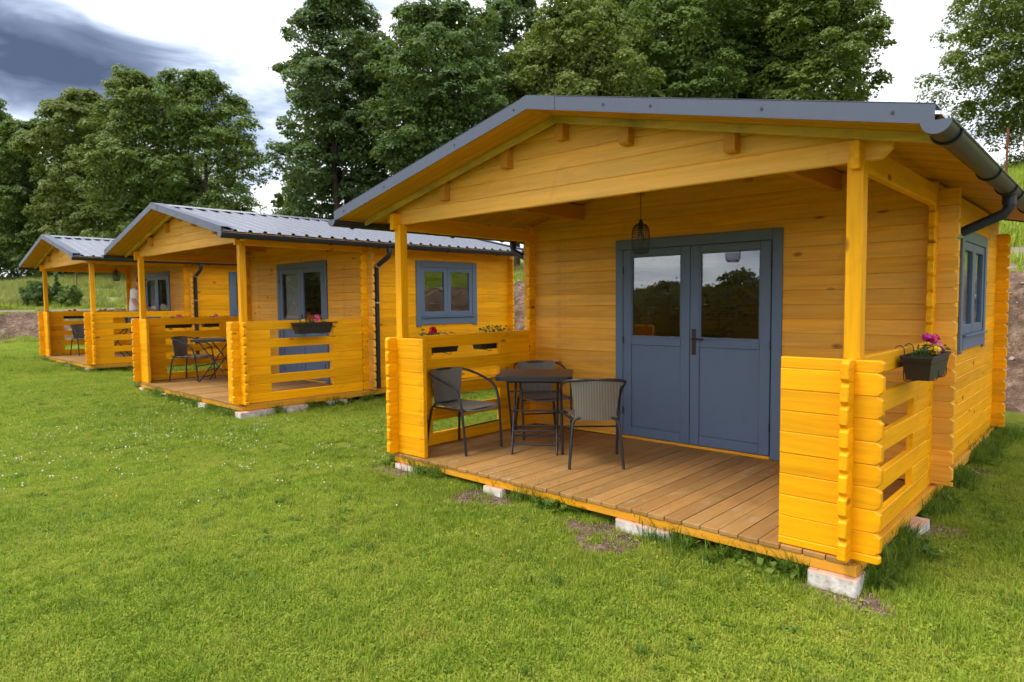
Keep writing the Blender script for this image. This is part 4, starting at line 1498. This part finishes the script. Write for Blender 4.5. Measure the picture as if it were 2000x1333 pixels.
# ------------------------------------------------------------------ trees
def tree(name, px, depth, top_px, hw_px, kind, lab, seed, leafsize=0.168, nleaf=50000, low=0.06, loose=0.0, shape=0.0, clumps=520, trunk_r=0.2, lobes_n=23, cat='tree', group='trees behind the cabins'):
    rng = np.random.default_rng(seed)
    d = pix_ray(px, 592)
    base = CAM_P + d * depth
    x, y = base.x, base.y
    g = tz(x, y)
    ztop = CAM_P.z + (CAM_P + pix_ray(px, top_px) * depth - CAM_P).z
    Ht = ztop - g
    R = hw_px * 1.13 * depth / F_PX
    root = empty(name, (x, y, g - 0.1))
    # limbs and trunk
    tr = MB()
    npt = 8
    bend = rng.normal(0, 0.02 * Ht, 2)
    tp = []
    for k in range(npt):
        t = k / (npt - 1)
        tp.append((bend[0] * math.sin(t * 2.4), bend[1] * math.sin(t * 1.9), Ht * 0.93 * t))
    tr.tube(tp, [trunk_r * (1.0 - 0.93 * (k / (npt - 1)) ** 0.8) + 0.012 for k in range(npt)], 9)
    limbs = []
    for k in range(22 if cat == 'tree' else 0):
        t = rng.uniform(0.16, 0.86)
        i = int(t * (npt - 1)); f = t * (npt - 1) - i
        a = Vector(tp[i]).lerp(Vector(tp[i + 1]), f)
        ang = k * 2.4 + rng.uniform(-.5, .5)
        prof_r = R * math.sin(math.pi * min(1, max(0.05, (t * 0.93 - low) / (1 - low)))) ** 0.6
        ln = prof_r * rng.uniform(.4, .68)
        e = a + Vector((math.cos(ang) * ln, math.sin(ang) * ln, ln * rng.uniform(.35, .8)))
        mid = a.lerp(e, .5) + Vector((0, 0, -.06 * ln))
        r0 = trunk_r * 0.42 * (1 - t * .6)
        tr.tube([a, mid, e], [r0, r0 * .6, 0.015], 6)
        for q in range(2):
            b2 = mid.lerp(e, rng.uniform(0, .6))
            e2 = b2 + Vector(rng.normal(0, .26 * ln, 3).tolist()) + Vector((0, 0, .2 * ln))
            tr.tube([b2, e2], [r0 * .4, 0.01], 5)
    tr.build('trunk', BARK, root, smooth=True)
    # crown: a handful of lobes, each set with leaf clumps, inside an uneven outline
    def profile(t):
        if shape > 1: return R * (1.02 - t)
        return R * (1 - abs(2 * (0.14 + 0.85 * t) - 1) ** 2.2) ** 0.60
    lobes = []
    nl = lobes_n
    for i in range(nl):
        t = (i + rng.uniform(.2, .8)) / nl * 0.97
        pr = profile(t)
        lr = R * rng.uniform(0.34, 0.56) * (0.62 + 0.38 * pr / R) if shape <= 1 else max(0.08 * R, pr * .6)
        ang = i * 2.399 + rng.uniform(-.5, .5)
        rad = max(pr - lr * 0.72, 0.0) * rng.uniform(0.75, 1.12)
        zz = Ht * (low + (1 - low) * t)
        zz = min(zz, Ht - lr * rng.uniform(.62, .95))
        lobes.append((math.cos(ang) * rad, math.sin(ang) * rad, zz, lr))
    lobes.append((0, 0, Ht - R * .30, R * .30))
    lw = np.array([l[3] ** 2 for l in lobes]); lw /= lw.sum()
    C = []; rc = []
    for i in rng.choice(len(lobes), clumps, p=lw):
        lx, ly, lz, lr = lobes[i]
        d_ = rng.normal(size=3); d_ /= np.linalg.norm(d_)
        if d_[2] < -0.35: d_[2] = -d_[2]
        k_ = lr * rng.uniform(0.72, 1.04 + .12 * loose)
        r_ = R * rng.uniform(0.075, 0.17)
        C.append((lx + d_[0] * k_, ly + d_[1] * k_, min(lz + d_[2] * k_ * 0.86, Ht - r_ * .5), lr)); rc.append(r_)
    C = np.array(C); rc = np.array(rc)
    per = np.maximum((nleaf * rc ** 2 / (rc ** 2).sum()).astype(int), 20)
    cen = []; nrm = []
    for (cx, cy, cz, pr), r, n in zip(C, rc, per):
        dirs = rng.normal(size=(n, 3)); dirs /= np.linalg.norm(dirs, axis=1)[:, None]
        dirs[:, 2] = np.where(dirs[:, 2] < -0.25, -dirs[:, 2] * 0.8, dirs[:, 2])
        rr = r * (rng.uniform(0.55, 1.0, n) ** 0.6) * (1 + 0.30 * rng.normal(size=n) * (0.22 + loose))
        p = dirs * rr[:, None]
        p[:, 2] *= 0.72
        # drooping sprays at the rim
        p[:, 2] -= 0.12 * np.hypot(p[:, 0], p[:, 1]) ** 2 / max(r, .01)
        cen.append(p + np.array([cx, cy, cz]))
        out = np.array([cx, cy, 0.0]); out = out / (np.linalg.norm(out) + 1e-6)
        nn = dirs * 0.7 + out * 0.25 + np.array([0, 0, 0.75]) + rng.normal(size=(n, 3)) * 0.36
        nrm.append(nn)
    nc = int(nleaf * 0.36 * (1 - .5 * loose))
    t = rng.uniform(0.03, 0.90, nc)
    li = rng.choice(len(lobes), nc, p=lw)
    LB = np.array(lobes)[li]
    dd = rng.normal(size=(nc, 3)); dd /= np.linalg.norm(dd, axis=1)[:, None]
    dd *= (LB[:, 3] * .82 * rng.uniform(0, 1, nc) ** .4)[:, None]
    cen.append(LB[:, :3] + dd)
    nrm.append(rng.normal(size=(nc, 3)) + np.array([0, 0, .5]))
    cen = np.concatenate(cen); nrm = np.concatenate(nrm)
    V, Q = quads_cloud(cen, nrm, leafsize, rng, 0.72)
    link('crown', fast_mesh('crown', V, Q, LEAF[kind]), root)
    tag(root, lab, cat, group)
    return root


TREES = [
    # px, depth, top, half width, kind, label, opts
    (-10, 44, 200, 80, 'dark', 'dark green tree at the far left edge behind the farthest cabin', {}),
    (95, 43, 235, 78, 'mid', 'lower green tree second from the left, above the farthest cabin roof', {}),
    (175, 41, 185, 85, 'yellow', 'yellowish green tree left of the large round left tree', {}),
    (285, 39, 150, 105, 'olive', 'large round olive green tree above the gap between the far cabins', dict(lobes_n=27)),
    (405, 38, 142, 92, 'mid', 'airy green tree at the right end of the left tree group', dict(loose=.5, nleaf=40000)),
    (60, 52, 330, 130, 'dark', 'low dark tree filling behind the farthest cabin roof', dict(low=.02, nleaf=26000, leafsize=.2)),
    (340, 50, 300, 140, 'dark', 'low dark tree standing behind the round olive tree', dict(low=.02, nleaf=26000, leafsize=.2)),
    (672, 30, -2, 108, 'blue', 'tall airy topped tree at the left end of the middle tree group', dict(loose=.32, low=.05, nleaf=60000, shape=.4, leafsize=.15, lobes_n=28)),
    (880, 28, 20, 132, 'dark', 'dense dark green tree left of the nearest cabin ridge', dict(nleaf=62000, clumps=640, low=.22, leafsize=.145, lobes_n=27)),
    (765, 32, 120, 115, 'blue', 'blue green tree filling between the tall airy tree and the dense dark one', dict(low=.1)),
    (1010, 38, -25, 80, 'blue', 'narrow bluish tree farther back behind the nearest cabin ridge', dict(loose=.4, low=.35, nleaf=34000)),
    (1130, 27, 20, 128, 'yellow', 'pale yellow green tree right above the nearest cabin ridge', dict(nleaf=60000, clumps=640, low=.34, leafsize=.135, lobes_n=27)),
    (1190, 36, -70, 140, 'dark', 'dark tall tree behind the pale yellow green tree', dict(low=.35, nleaf=40000)),
    (1310, 29, -60, 130, 'mid', 'green tree above the middle of the nearest cabin roof', dict(nleaf=60000, clumps=640, low=.34, leafsize=.145, lobes_n=27)),
    (1440, 31, -75, 125, 'mid', 'tall green tree right of centre above the nearest roof', dict(nleaf=52000, low=.34, leafsize=.15)),
    (1565, 28, -45, 118, 'olive', 'olive green tree at the right end of the middle tree group', dict(nleaf=62000, clumps=640, low=.34, leafsize=.14, lobes_n=27)),
    (1668, 33, 178, 32, 'olive', 'small bush top peeping over the right end of the nearest roof', dict(nleaf=6000, clumps=60, trunk_r=.1)),
    (588, 36, 330, 44, 'olive', 'small bright tree at the foot of the tall airy tree', dict(nleaf=11000, clumps=90, trunk_r=.12, loose=.4)),
    (2025, 30, -190, 150, 'olive', 'large drooping tree at the right edge above the green field', dict(nleaf=66000, leafsize=.14, clumps=560, loose=.35, low=.05, lobes_n=30)),
    (2140, 34, -60, 150, 'dark', 'dark tree beyond the right edge behind the drooping tree', dict(nleaf=20000)),
]
for k, (px, dep, top, hw, kind, lab, kw) in enumerate(TREES):
    tree('broadleaf_tree', px, dep, top, hw, kind, lab, 100 + k, **kw)

# bushes and posts on the left slope
for k, (px, dep, top, hw, kind, lab, kw) in enumerate([
        (72, 28.6, 545, 27, 'dark', 'rounded dark bush on the slope left of the farthest porch posts', dict(nleaf=3500, leafsize=.14, clumps=60, trunk_r=.05)),
        (138, 28.6, 553, 21, 'mid', 'low green bush on the slope between the farthest porch posts', dict(nleaf=2500, leafsize=.145, clumps=50, trunk_r=.05)),
        (112, 29.2, 528, 12, 'blue', 'slender young spruce on the slope between the two bushes', dict(nleaf=2200, leafsize=.135, clumps=70, trunk_r=.05, shape=2.2))]):
    tree('slope_bush', px, dep, top, hw, kind, lab, 300 + k, low=0.0, cat='bush', group='bushes on the slope', **kw)
for (px, dep, top, lab) in ((1957, 24.0, 254, 'thin rusty steel post on the field at the right edge'),
                            (151, 33.0, 531, 'thin rusty red post on the slope behind the farthest porch')):
    b_ = CAM_P + pix_ray(px, 592) * dep
    g = tz(b_.x, b_.y)
    zt_ = (CAM_P + pix_ray(px, top) * dep).z
    m = MB()
    h = zt_ - g
    m.prism([(-.035, -.1), (.035, -.1), (.035, h), (-.035, h)], -.004, .004, 'x', 0.001)
    m.prism([(-.0, -.1), (.03, -.1), (.03, h), (0, h)], -.004, .004, 'y', 0.001)
    o = m.build('fence_post', RUST, None, (b_.x, b_.y, g))
    tag(o, lab, 'post', 'rusty steel posts')


# far wooded hillside across the valley, behind the viewer (seen mirrored in the door glass)
def far_wood():
    rng = np.random.default_rng(5)
    protos = []
    for q in range(4):
        n = 3400
        h = 10.4; R = (3.4, 4.0, 3.0, 3.7)[q]
        t = rng.uniform(0.0, 1, n)
        an = rng.uniform(0, 2 * np.pi, n)
        prof_r = R * (1 - np.abs(2 * (0.08 + 0.9 * t) - 1) ** 2.4) ** 0.6 * (0.85 + 0.2 * np.sin(an * 3 + t * 9 + q))
        rd = prof_r * rng.uniform(.3, 1, n) ** .4
        cen = np.stack([np.cos(an) * rd, np.sin(an) * rd, h * t], -1) + rng.normal(size=(n, 3)) * .18
        nm = np.stack([np.cos(an), np.sin(an), np.full(n, .7)], -1) + rng.normal(size=(n, 3)) * .5
        V, Q = quads_cloud(cen, nm, 0.42, rng, .8)
        protos.append(bpy.data.objects.new('far_tree', fast_mesh('far_tree', V, Q, LEAF['wood'])))
    pts = []
    for k in range(330):
        a = math.radians(rng.uniform(165, 300))
        r = rng.uniform(70, 112)
        x, y = r * math.cos(a), r * math.sin(a)
        if y > -22: continue
        pts.append((x, y, tz(x, y), 1.10 + 0.10 * math.sin(a * 9) + rng.uniform(-.16, .16)))
    pts = np.array(pts)
    scatter('far_wood', pts[:, :3], rng.uniform(0, 6.28, len(pts)), pts[:, 3], protos, rng.integers(0, 4, len(pts)),
            'dark wooded hillside across the valley mirrored in the door panes', 'wood')


# ------------------------------------------------------------------ grass (instanced clumps on scattered points)
def blade_clump(name, n, radius, hmin, hmax, wmin, wmax, mat, seed, lean=0.45, segs=2):
    rng = np.random.default_rng(seed)
    V = []; Fc = []
    for k in range(n):
        a = rng.uniform(0, 2 * math.pi); r = radius * math.sqrt(rng.uniform(0, 1))
        bx, by = r * math.cos(a), r * math.sin(a)
        h = rng.uniform(hmin, hmax); w = rng.uniform(wmin, wmax)
        d = rng.uniform(0, 2 * math.pi); ln = h * rng.uniform(0.05, lean) * 1.6
        dx, dy = math.cos(d), math.sin(d)
        px, py = -dy * w / 2, dx * w / 2
        o = len(V)
        for s in range(segs):
            t = s / segs
            q = ln * t * t; ww = 1 - 0.35 * t
            V += [(bx + dx * q - px * ww, by + dy * q - py * ww, h * t * (1 - .1 * t)), (bx + dx * q + px * ww, by + dy * q + py * ww, h * t * (1 - .1 * t))]
        V.append((bx + dx * ln, by + dy * ln, h * 0.92))
        for s in range(segs - 1):
            Fc.append((o + 2 * s, o + 2 * s + 1, o + 2 * s + 3, o + 2 * s + 2))
        e = o + 2 * (segs - 1)
        Fc.append((e, e + 1, o + 2 * segs))
    me = bpy.data.meshes.new(name)
    me.from_pydata(V, [], Fc)
    me.materials.append(mat)
    return bpy.data.objects.new(name, me)


def rosette(name, n, rad, size, mat, seed, z=0.02):
    """low broad leaves: clover, plantain"""
    rng = np.random.default_rng(seed)
    a = rng.uniform(0, 2 * np.pi, n); r = rad * np.sqrt(rng.uniform(0, 1, n))
    cen = np.stack([r * np.cos(a), r * np.sin(a), rng.uniform(.3, 1, n) * z], -1)
    nm = rng.normal(size=(n, 3)) * .35 + np.array([0, 0, 1])
    V, Q = quads_cloud(cen, nm, size, rng, .8)
    return bpy.data.objects.new(name, fast_mesh(name, V, Q, mat))


def blossom_dot(name, mat, r):
    m = MB()
    m.lathe([(0.0, r * .9), (r * .7, r * .6), (r, 0), (r * .6, -r * .6), (0, -r * .8)], 6)
    m.tube([(0, 0, -.05), (0, 0, -r * .5)], .0012, 3)
    return bpy.data.objects.new(name, m.mesh(name, mat))


def scatter(name, pts, rot, scl, protos, pick, label, cat, mat=None):
    me = bpy.data.meshes.new(name)
    pts = np.asarray(pts, np.float32)
    me.vertices.add(len(pts)); me.vertices.foreach_set('co', pts.ravel())
    for nm, dat in (('rotz', rot), ('scl', scl)):
        at = me.attributes.new(nm, 'FLOAT', 'POINT'); at.data.foreach_set('value', np.asarray(dat, np.float32))
    at = me.attributes.new('pick', 'INT', 'POINT'); at.data.foreach_set('value', np.asarray(pick, np.int32))
    for pr in protos:
        for mm in pr.data.materials:
            if mm.name not in [q.name for q in me.materials]: me.materials.append(mm)
    o = link(name, me)
    ng = bpy.data.node_groups.new(name, 'GeometryNodeTree')
    ng.interface.new_socket('Geometry', in_out='INPUT', socket_type='NodeSocketGeometry')
    ng.interface.new_socket('Geometry', in_out='OUTPUT', socket_type='NodeSocketGeometry')
    gi = ng.nodes.new('NodeGroupInput'); go = ng.nodes.new('NodeGroupOutput')
    g2i = ng.nodes.new('GeometryNodeGeometryToInstance')
    for pr in reversed(protos):
        oi = ng.nodes.new('GeometryNodeObjectInfo'); oi.inputs['Object'].default_value = pr
        oi.inputs['As Instance'].default_value = False
        ng.links.new(oi.outputs['Geometry'], g2i.inputs[0])
    iop = ng.nodes.new('GeometryNodeInstanceOnPoints')
    ng.links.new(gi.outputs[0], iop.inputs['Points'])
    ng.links.new(g2i.outputs[0], iop.inputs['Instance'])
    iop.inputs['Pick Instance'].default_value = True

    def named(nm, typ):
        n = ng.nodes.new('GeometryNodeInputNamedAttribute'); n.data_type = typ; n.inputs['Name'].default_value = nm
        return [q for q in n.outputs if q.enabled and q.name == 'Attribute'][0]
    ng.links.new(named('pick', 'INT'), iop.inputs['Instance Index'])
    cx = ng.nodes.new('ShaderNodeCombineXYZ')
    ng.links.new(named('rotz', 'FLOAT'), cx.inputs[2])
    ng.links.new(cx.outputs[0], iop.inputs['Rotation'])
    cs = ng.nodes.new('ShaderNodeCombineXYZ')
    s_ = named('scl', 'FLOAT')
    for i in range(3): ng.links.new(s_, cs.inputs[i])
    ng.links.new(cs.outputs[0], iop.inputs['Scale'])
    ng.links.new(iop.outputs[0], go.inputs[0])
    md = o.modifiers.new('scatter', 'NODES'); md.node_group = ng
    tag(o, label, cat, kind='stuff')
    return o


def view_mask(x, y, margin=1.2):
    """keep points in front of the viewer, with room at the sides for a step aside"""
    dx, dy = x - CAM_P.x, y - CAM_P.y
    f2 = np.array([-math.sin(YAW), math.cos(YAW)]); r2 = np.array([math.cos(YAW), math.sin(YAW)])
    dep = dx * f2[0] + dy * f2[1]; lat = dx * r2[0] + dy * r2[1]
    return dep, lat, (np.abs(lat) < dep * 0.86 + margin) & (dep > 0.8)


def under_cabin(x, y, pad=0.0):
    m = np.zeros(x.shape, bool)
    for i in range(3):
        (ox, oy, oz), r = CABS[i]
        dx, dy = x - ox, y - oy
        lx = math.cos(r) * dx + math.sin(r) * dy; ly = -math.sin(r) * dx + math.cos(r) * dy
        m |= (lx > 0.10 - pad) & (lx < W - 0.06 + pad) & (ly > 0.14 - pad) & (ly < D + pad)
    return m


def scatter_zone(dmin, dmax, dens, rng, bounds):
    x0, x1, y0, y1 = bounds
    n = int((x1 - x0) * (y1 - y0) * dens)
    x = rng.uniform(x0, x1, n); y = rng.uniform(y0, y1, n)
    dep, lat, ok = view_mask(x, y)
    ok &= (dep >= dmin) & (dep < dmax) & ~under_cabin(x, y)
    x, y = x[ok], y[ok]
    so = soil_amount(x, y)
    keep = rng.uniform(0, 1, len(x)) > so * 1.15
    return x[keep], y[keep]


def turf_patch(name, size, nb, hh, ww, seed):
    """a square of mown turf: bent blades and low clover leaves"""
    rng = np.random.default_rng(seed)
    bx = rng.uniform(-.52, .52, nb) * size; by = rng.uniform(-.52, .52, nb) * size
    h = rng.uniform(hh[0], hh[1], nb) * rng.choice([1, 1, 1, 1.35], nb) * (0.55 + 1.0 * vnoise(bx + 40 + seed, by + 40, 0.075 * size / 0.4, seed)); w = rng.uniform(ww[0], ww[1], nb)
    d = rng.uniform(0, 2 * np.pi, nb); ln = h * rng.uniform(.1, 1.0, nb)
    dx, dy = np.cos(d), np.sin(d); px, py = -dy * w / 2, dx * w / 2
    z0 = np.full(nb, -.006)
    V = np.stack([np.stack([bx - px, by - py, z0], -1), np.stack([bx + px, by + py, z0], -1),
                  np.stack([bx + dx * ln * .35 + px * .8, by + dy * ln * .35 + py * .8, h * .55], -1), np.stack([bx + dx * ln * .35 - px * .8, by + dy * ln * .35 - py * .8, h * .55], -1),
                  np.stack([bx + dx * ln, by + dy * ln, h * .92], -1)], 1)
    o = np.arange(nb) * 5
    faces = [tuple(q) for q in np.stack([o, o + 1, o + 2, o + 3], -1)] + [tuple(q) for q in np.stack([o + 3, o + 2, o + 4], -1)]
    V = V.reshape(-1, 3)
    nc = int(nb * 0.8)
    cen = np.stack([rng.uniform(-.5, .5, nc) * size, rng.uniform(-.5, .5, nc) * size, rng.uniform(.3, .85, nc) * hh[1] * .6], -1)
    V2, Q2 = quads_cloud(cen, rng.normal(size=(nc, 3)) * .4 + np.array([0, 0, 1]), ww[1] * 2.0, rng, .85)
    me = bpy.data.meshes.new(name)
    me.from_pydata([tuple(v) for v in V] + [tuple(v) for v in V2], [], faces + [tuple(int(i) + len(V) for i in q) for q in Q2])
    me.materials.append(GRASS)
    return bpy.data.objects.new(name, me)


def build_grass():
    rng = np.random.default_rng(21)
    near = [blade_clump('grass_clump', 46, 0.075, 0.018, 0.052, 0.0028, 0.0058, GRASS, 400 + k) for k in range(5)]
    near += [rosette('clover_clump', 26, 0.06, 0.016, GRASS, 420 + k, 0.028) for k in range(2)]

    def patches(name, size, dmin, dmax, nb, hh, ww, seed, bounds, small, dens_small, label, sc=(1, 1)):
        pr = [turf_patch(name, size, nb, hh, ww, seed + k) for k in range(5)]
        gx = np.arange(bounds[0], bounds[1], size); gy = np.arange(bounds[2], bounds[3], size)
        X, Yg = [q.ravel() for q in np.meshgrid(gx, gy)]
        dep, lat, ok = view_mask(X, Yg)
        ok &= (dep >= dmin) & (dep < dmax) & (bank_s(X, Yg) < -size)
        worst = np.zeros(X.shape)
        uc = np.zeros(X.shape, bool)
        for ox in (-.5, 0, .5):
            for oy in (-.5, 0, .5):
                worst = np.maximum(worst, soil_amount(X + ox * size, Yg + oy * size))
                uc |= under_cabin(X + ox * size, Yg + oy * size)
        full = ok & (worst < .25) & ~uc
        x, y = X[full], Yg[full]
        n = len(x)
        scatter(name, np.stack([x, y, terrain(x, y)], -1), rng.integers(0, 4, n) * math.pi / 2, np.ones(n), pr, rng.integers(0, 5, n), label, 'grass')
        rest = ok & ~full
        rx = np.repeat(X[rest], dens_small) ; ry = np.repeat(Yg[rest], dens_small)
        rx = rx + rng.uniform(-.5, .5, len(rx)) * size; ry = ry + rng.uniform(-.5, .5, len(ry)) * size
        keep = ~under_cabin(rx, ry) & (rng.uniform(0, 1, len(rx)) > soil_amount(rx, ry) * 0.90) & (bank_s(rx, ry) < .1)
        return rx[keep], ry[keep]
    a1 = patches('lawn_grass', 0.4, 0.6, 7.0, 2300, (0.012, 0.036), (0.0028, 0.0056), 500, (-4, 13, -7, 6.6), near, 110, 'short mown green lawn in the foreground')
    a2 = patches('middle_lawn_grass', 0.5, 7.0, 14.0, 1700, (0.014, 0.042), (0.005, 0.009), 520, (-14, 12, -7, 7.2), near, 110, 'mown green lawn around the middle cabin')
    a3 = patches('far_lawn_grass', 1.0, 14.0, 32.0, 2600, (0.025, 0.07), (0.010, 0.018), 540, (-36, 4, -7, 8), near, 200, 'mown green lawn around the farthest cabin')
    x = np.concatenate([a1[0], a2[0], a3[0]]); y = np.concatenate([a1[1], a2[1], a3[1]])
    sc_ = np.concatenate([np.full(len(a1[0]), 1.0), np.full(len(a2[0]), 1.3), np.full(len(a3[0]), 1.8)]) * rng.uniform(.7, 1.15, len(x))
    n = len(x)
    scatter('border_lawn_grass', np.stack([x, y, terrain(x, y)], -1), rng.uniform(0, 6.28, n), sc_, near, rng.integers(0, 7, n), 'short lawn grass around the bare patches and the cabin feet', 'grass')
    # meadow above the bank
    tall_far = [blade_clump('meadow_clump', 46, 0.30, 0.15, 0.45, 0.014, 0.030, MEADOW, 460 + k, 0.5) for k in range(3)]
    tall_gr = [blade_clump('meadow_green', 46, 0.30, 0.10, 0.28, 0.014, 0.026, GRASS, 470 + k, 0.5) for k in range(3)]
    n = 26000
    x = rng.uniform(-62, 16, n); y = rng.uniform(-8, 42, n)
    dep, lat, ok = view_mask(x, y, 2.0)
    s = bank_s(x, y)
    ok &= (s > 2.4) & ((s > 4.9) | (x > -7)) & (s < 26)
    x, y, s = x[ok], y[ok], s[ok]
    gp = np.clip(1.15 - (s - 4.8) / 2.2, 0, 1); gp = np.where(x > -6, 1.0, gp)
    isg = rng.uniform(0, 1, len(x)) < np.maximum(gp, 0.12)
    pk = np.where(isg, rng.integers(3, 6, len(x)), rng.integers(0, 3, len(x)))
    scatter('meadow_grass', np.stack([x, y, terrain(x, y)], -1), rng.uniform(0, 6.28, len(x)), rng.uniform(.6, 1.2, len(x)), tall_far + tall_gr, pk, 'tall meadow grass on the slope above the bank', 'grass')
    # straggling tufts on the bare bank
    n = 9000
    x = rng.uniform(-34, 12, n); y = rng.uniform(-12, 10, n)
    s = bank_s(x, y)
    ok = (s > -0.2) & (s < 2.6) & (rng.uniform(0, 1, n) < 0.10 + 0.5 * (np.abs(s - 2.3) < .35) + .5 * (np.abs(s) < .25)) & (vnoise(x, y, .9, 71) > .35)
    x, y = x[ok], y[ok]
    scatter('bank_tufts', np.stack([x, y, terrain(x, y)], -1), rng.uniform(0, 6.28, len(x)), rng.uniform(.3, .7, len(x)), tall_far + tall_gr, rng.integers(0, 6, len(x)), 'straggling grass tufts on the earth bank', 'grass')
    # unmown grass along the cabin edges
    edge = [blade_clump('edge_tuft', 34, 0.07, 0.06, 0.20, 0.004, 0.008, TALL, 480 + k, 0.6, 3) for k in range(4)]
    edge += [rosette('weed_rosette', 16, 0.07, 0.060, TALL, 490 + k, 0.085) for k in range(2)]
    ex, ey = [], []
    for i in range(3):
        m = (430, 300, 200)[i]
        t = rng.uniform(-0.1, W + .15, m); dd = np.abs(rng.normal(0, 0.10, m))
        for a, b in zip(t, dd):
            w_ = cabw(i, (a, 0.10 - b, 0)); ex.append(w_[0]); ey.append(w_[1])
        t = rng.uniform(0.0, D + .2, int(m * 1.1)); dd = np.abs(rng.normal(0, 0.10, int(m * 1.1)))
        for a, b in zip(t, dd):
            w_ = cabw(i, (W - 0.02 + b, a, 0)); ex.append(w_[0]); ey.append(w_[1])
    ex, ey = np.array(ex), np.array(ey)
    keep = (rng.uniform(0, 1, len(ex)) > np.where(under_cabin(ex, ey), 0.3, soil_amount(ex, ey) * 1.3)) & (vnoise(ex, ey, 0.45, 31) > 0.28)
    ex, ey = ex[keep], ey[keep]
    scatter('edge_grass', np.stack([ex, ey, terrain(ex, ey)], -1), rng.uniform(0, 6.28, len(ex)), rng.uniform(.45, 1.1, len(ex)), edge, rng.integers(0, 6, len(ex)), 'unmown grass and weeds along the cabin edges', 'grass')
    # taller tufts and flat weeds the mower left in the lawn
    tuft = [blade_clump('lawn_tuft', 30, 0.05, 0.03, 0.075, 0.003, 0.006, TALL, 600 + k, 0.8) for k in range(3)]
    tuft += [blade_clump('pale_tuft', 26, 0.06, 0.02, 0.06, 0.003, 0.006, MEADOW, 610 + k, 0.9) for k in range(2)]
    tuft += [rosette('lawn_weed', 14, 0.045, 0.034, TALL, 620 + k, 0.03) for k in range(3)]
    n = 17000
    x = rng.uniform(-9, 11, n); y = rng.uniform(-6, 6, n)
    dep, lat, ok = view_mask(x, y)
    ok &= (dep < 11) & ~under_cabin(x, y) & (bank_s(x, y) < 0) & (soil_amount(x, y) < .4) & (vnoise(x, y, 0.8, 61) + .35 * vnoise(x, y, .2, 62) > rng.uniform(.3, 1.1, n))
    x, y = x[ok], y[ok]
    scatter('lawn_tufts', np.stack([x, y, terrain(x, y)], -1), rng.uniform(0, 6.28, len(x)), rng.uniform(.5, 1.05, len(x)), tuft, rng.choice(8, len(x), p=[.18, .18, .18, .05, .05, .12, .12, .12]), 'longer tufts and flat weeds scattered through the lawn', 'grass')
    # clover blossoms
    white = plain('clover_white', (0.80, 0.80, 0.74), 0.8)
    yel = plain('buttercup', (0.85, 0.65, 0.03), 0.6)
    d1 = [blossom_dot('clover_blossom', white, 0.0062), blossom_dot('small_daisy', white, 0.0042), blossom_dot('buttercup', yel, 0.006)]
    n = 22000
    x = rng.uniform(-10, 6, n); y = rng.uniform(-5, 1, n)
    dep, lat, ok = view_mask(x, y)
    cl = np.exp(-(((dep - 8.0) / 2.6) ** 2) - ((lat + 3.2) / 2.4) ** 2)
    pr = 0.004 + 0.40 * cl * (vnoise(x, y, 0.5, 41) > .42)
    ok &= (rng.uniform(0, 1, n) < pr * sstep(4.0, 6.5, dep)) & ~under_cabin(x, y, .1) & (soil_amount(x, y) < .2)
    x, y = x[ok], y[ok]
    n = len(x)
    pk = rng.choice([0, 1, 2], n, p=[.55, .40, .05])
    scatter('clover_blossoms', np.stack([x, y, terrain(x, y) + 0.026], -1), rng.uniform(0, 6.28, n), rng.uniform(.7, 1.4, n), d1, pk, 'small white clover blossoms scattered in the lawn', 'flowers')


build_grass()


# stones and roots on the cut bank, gravel on the bare patches
def stones():
    rng = np.random.default_rng(77)
    protos = []
    for k in range(4):
        bm = bmesh.new()
        bmesh.ops.create_icosphere(bm, subdivisions=1, radius=0.05)
        for v in bm.verts:
            v.co *= rng.uniform(.65, 1.25)
            v.co.z *= .65
        me = bpy.data.meshes.new('stone'); bm.to_mesh(me); bm.free()
        me.materials.append(STONE)
        protos.append(bpy.data.objects.new('stone', me))
    n = 14000
    x = rng.uniform(-34, 14, n); y = rng.uniform(-12, 10, n)
    s = bank_s(x, y)
    ok = (s > -0.1) & (s < 2.4)
    x, y = x[ok], y[ok]
    sc_ = rng.uniform(.2, .8, len(x)) + 2.2 * (rng.uniform(0, 1, len(x)) > .94) * rng.uniform(.2, 1, len(x))
    a = [(x, y, sc_)]
    for (px, py, r) in PATCH:
        m = int(500 * r)
        xx = px + rng.normal(0, r * .45, m); yy = py + rng.normal(0, r * .45, m)
        a.append((xx, yy, rng.uniform(.05, .15, m)))
    x = np.concatenate([q[0] for q in a]); y = np.concatenate([q[1] for q in a]); sc_ = np.concatenate([q[2] for q in a])
    scatter('bank_stones', np.stack([x, y, terrain(x, y) + 0.004], -1), rng.uniform(0, 6.28, len(x)), sc_, protos, rng.integers(0, 4, len(x)), 'stones and gravel on the bare earth bank', 'stones')


stones()
far_wood()
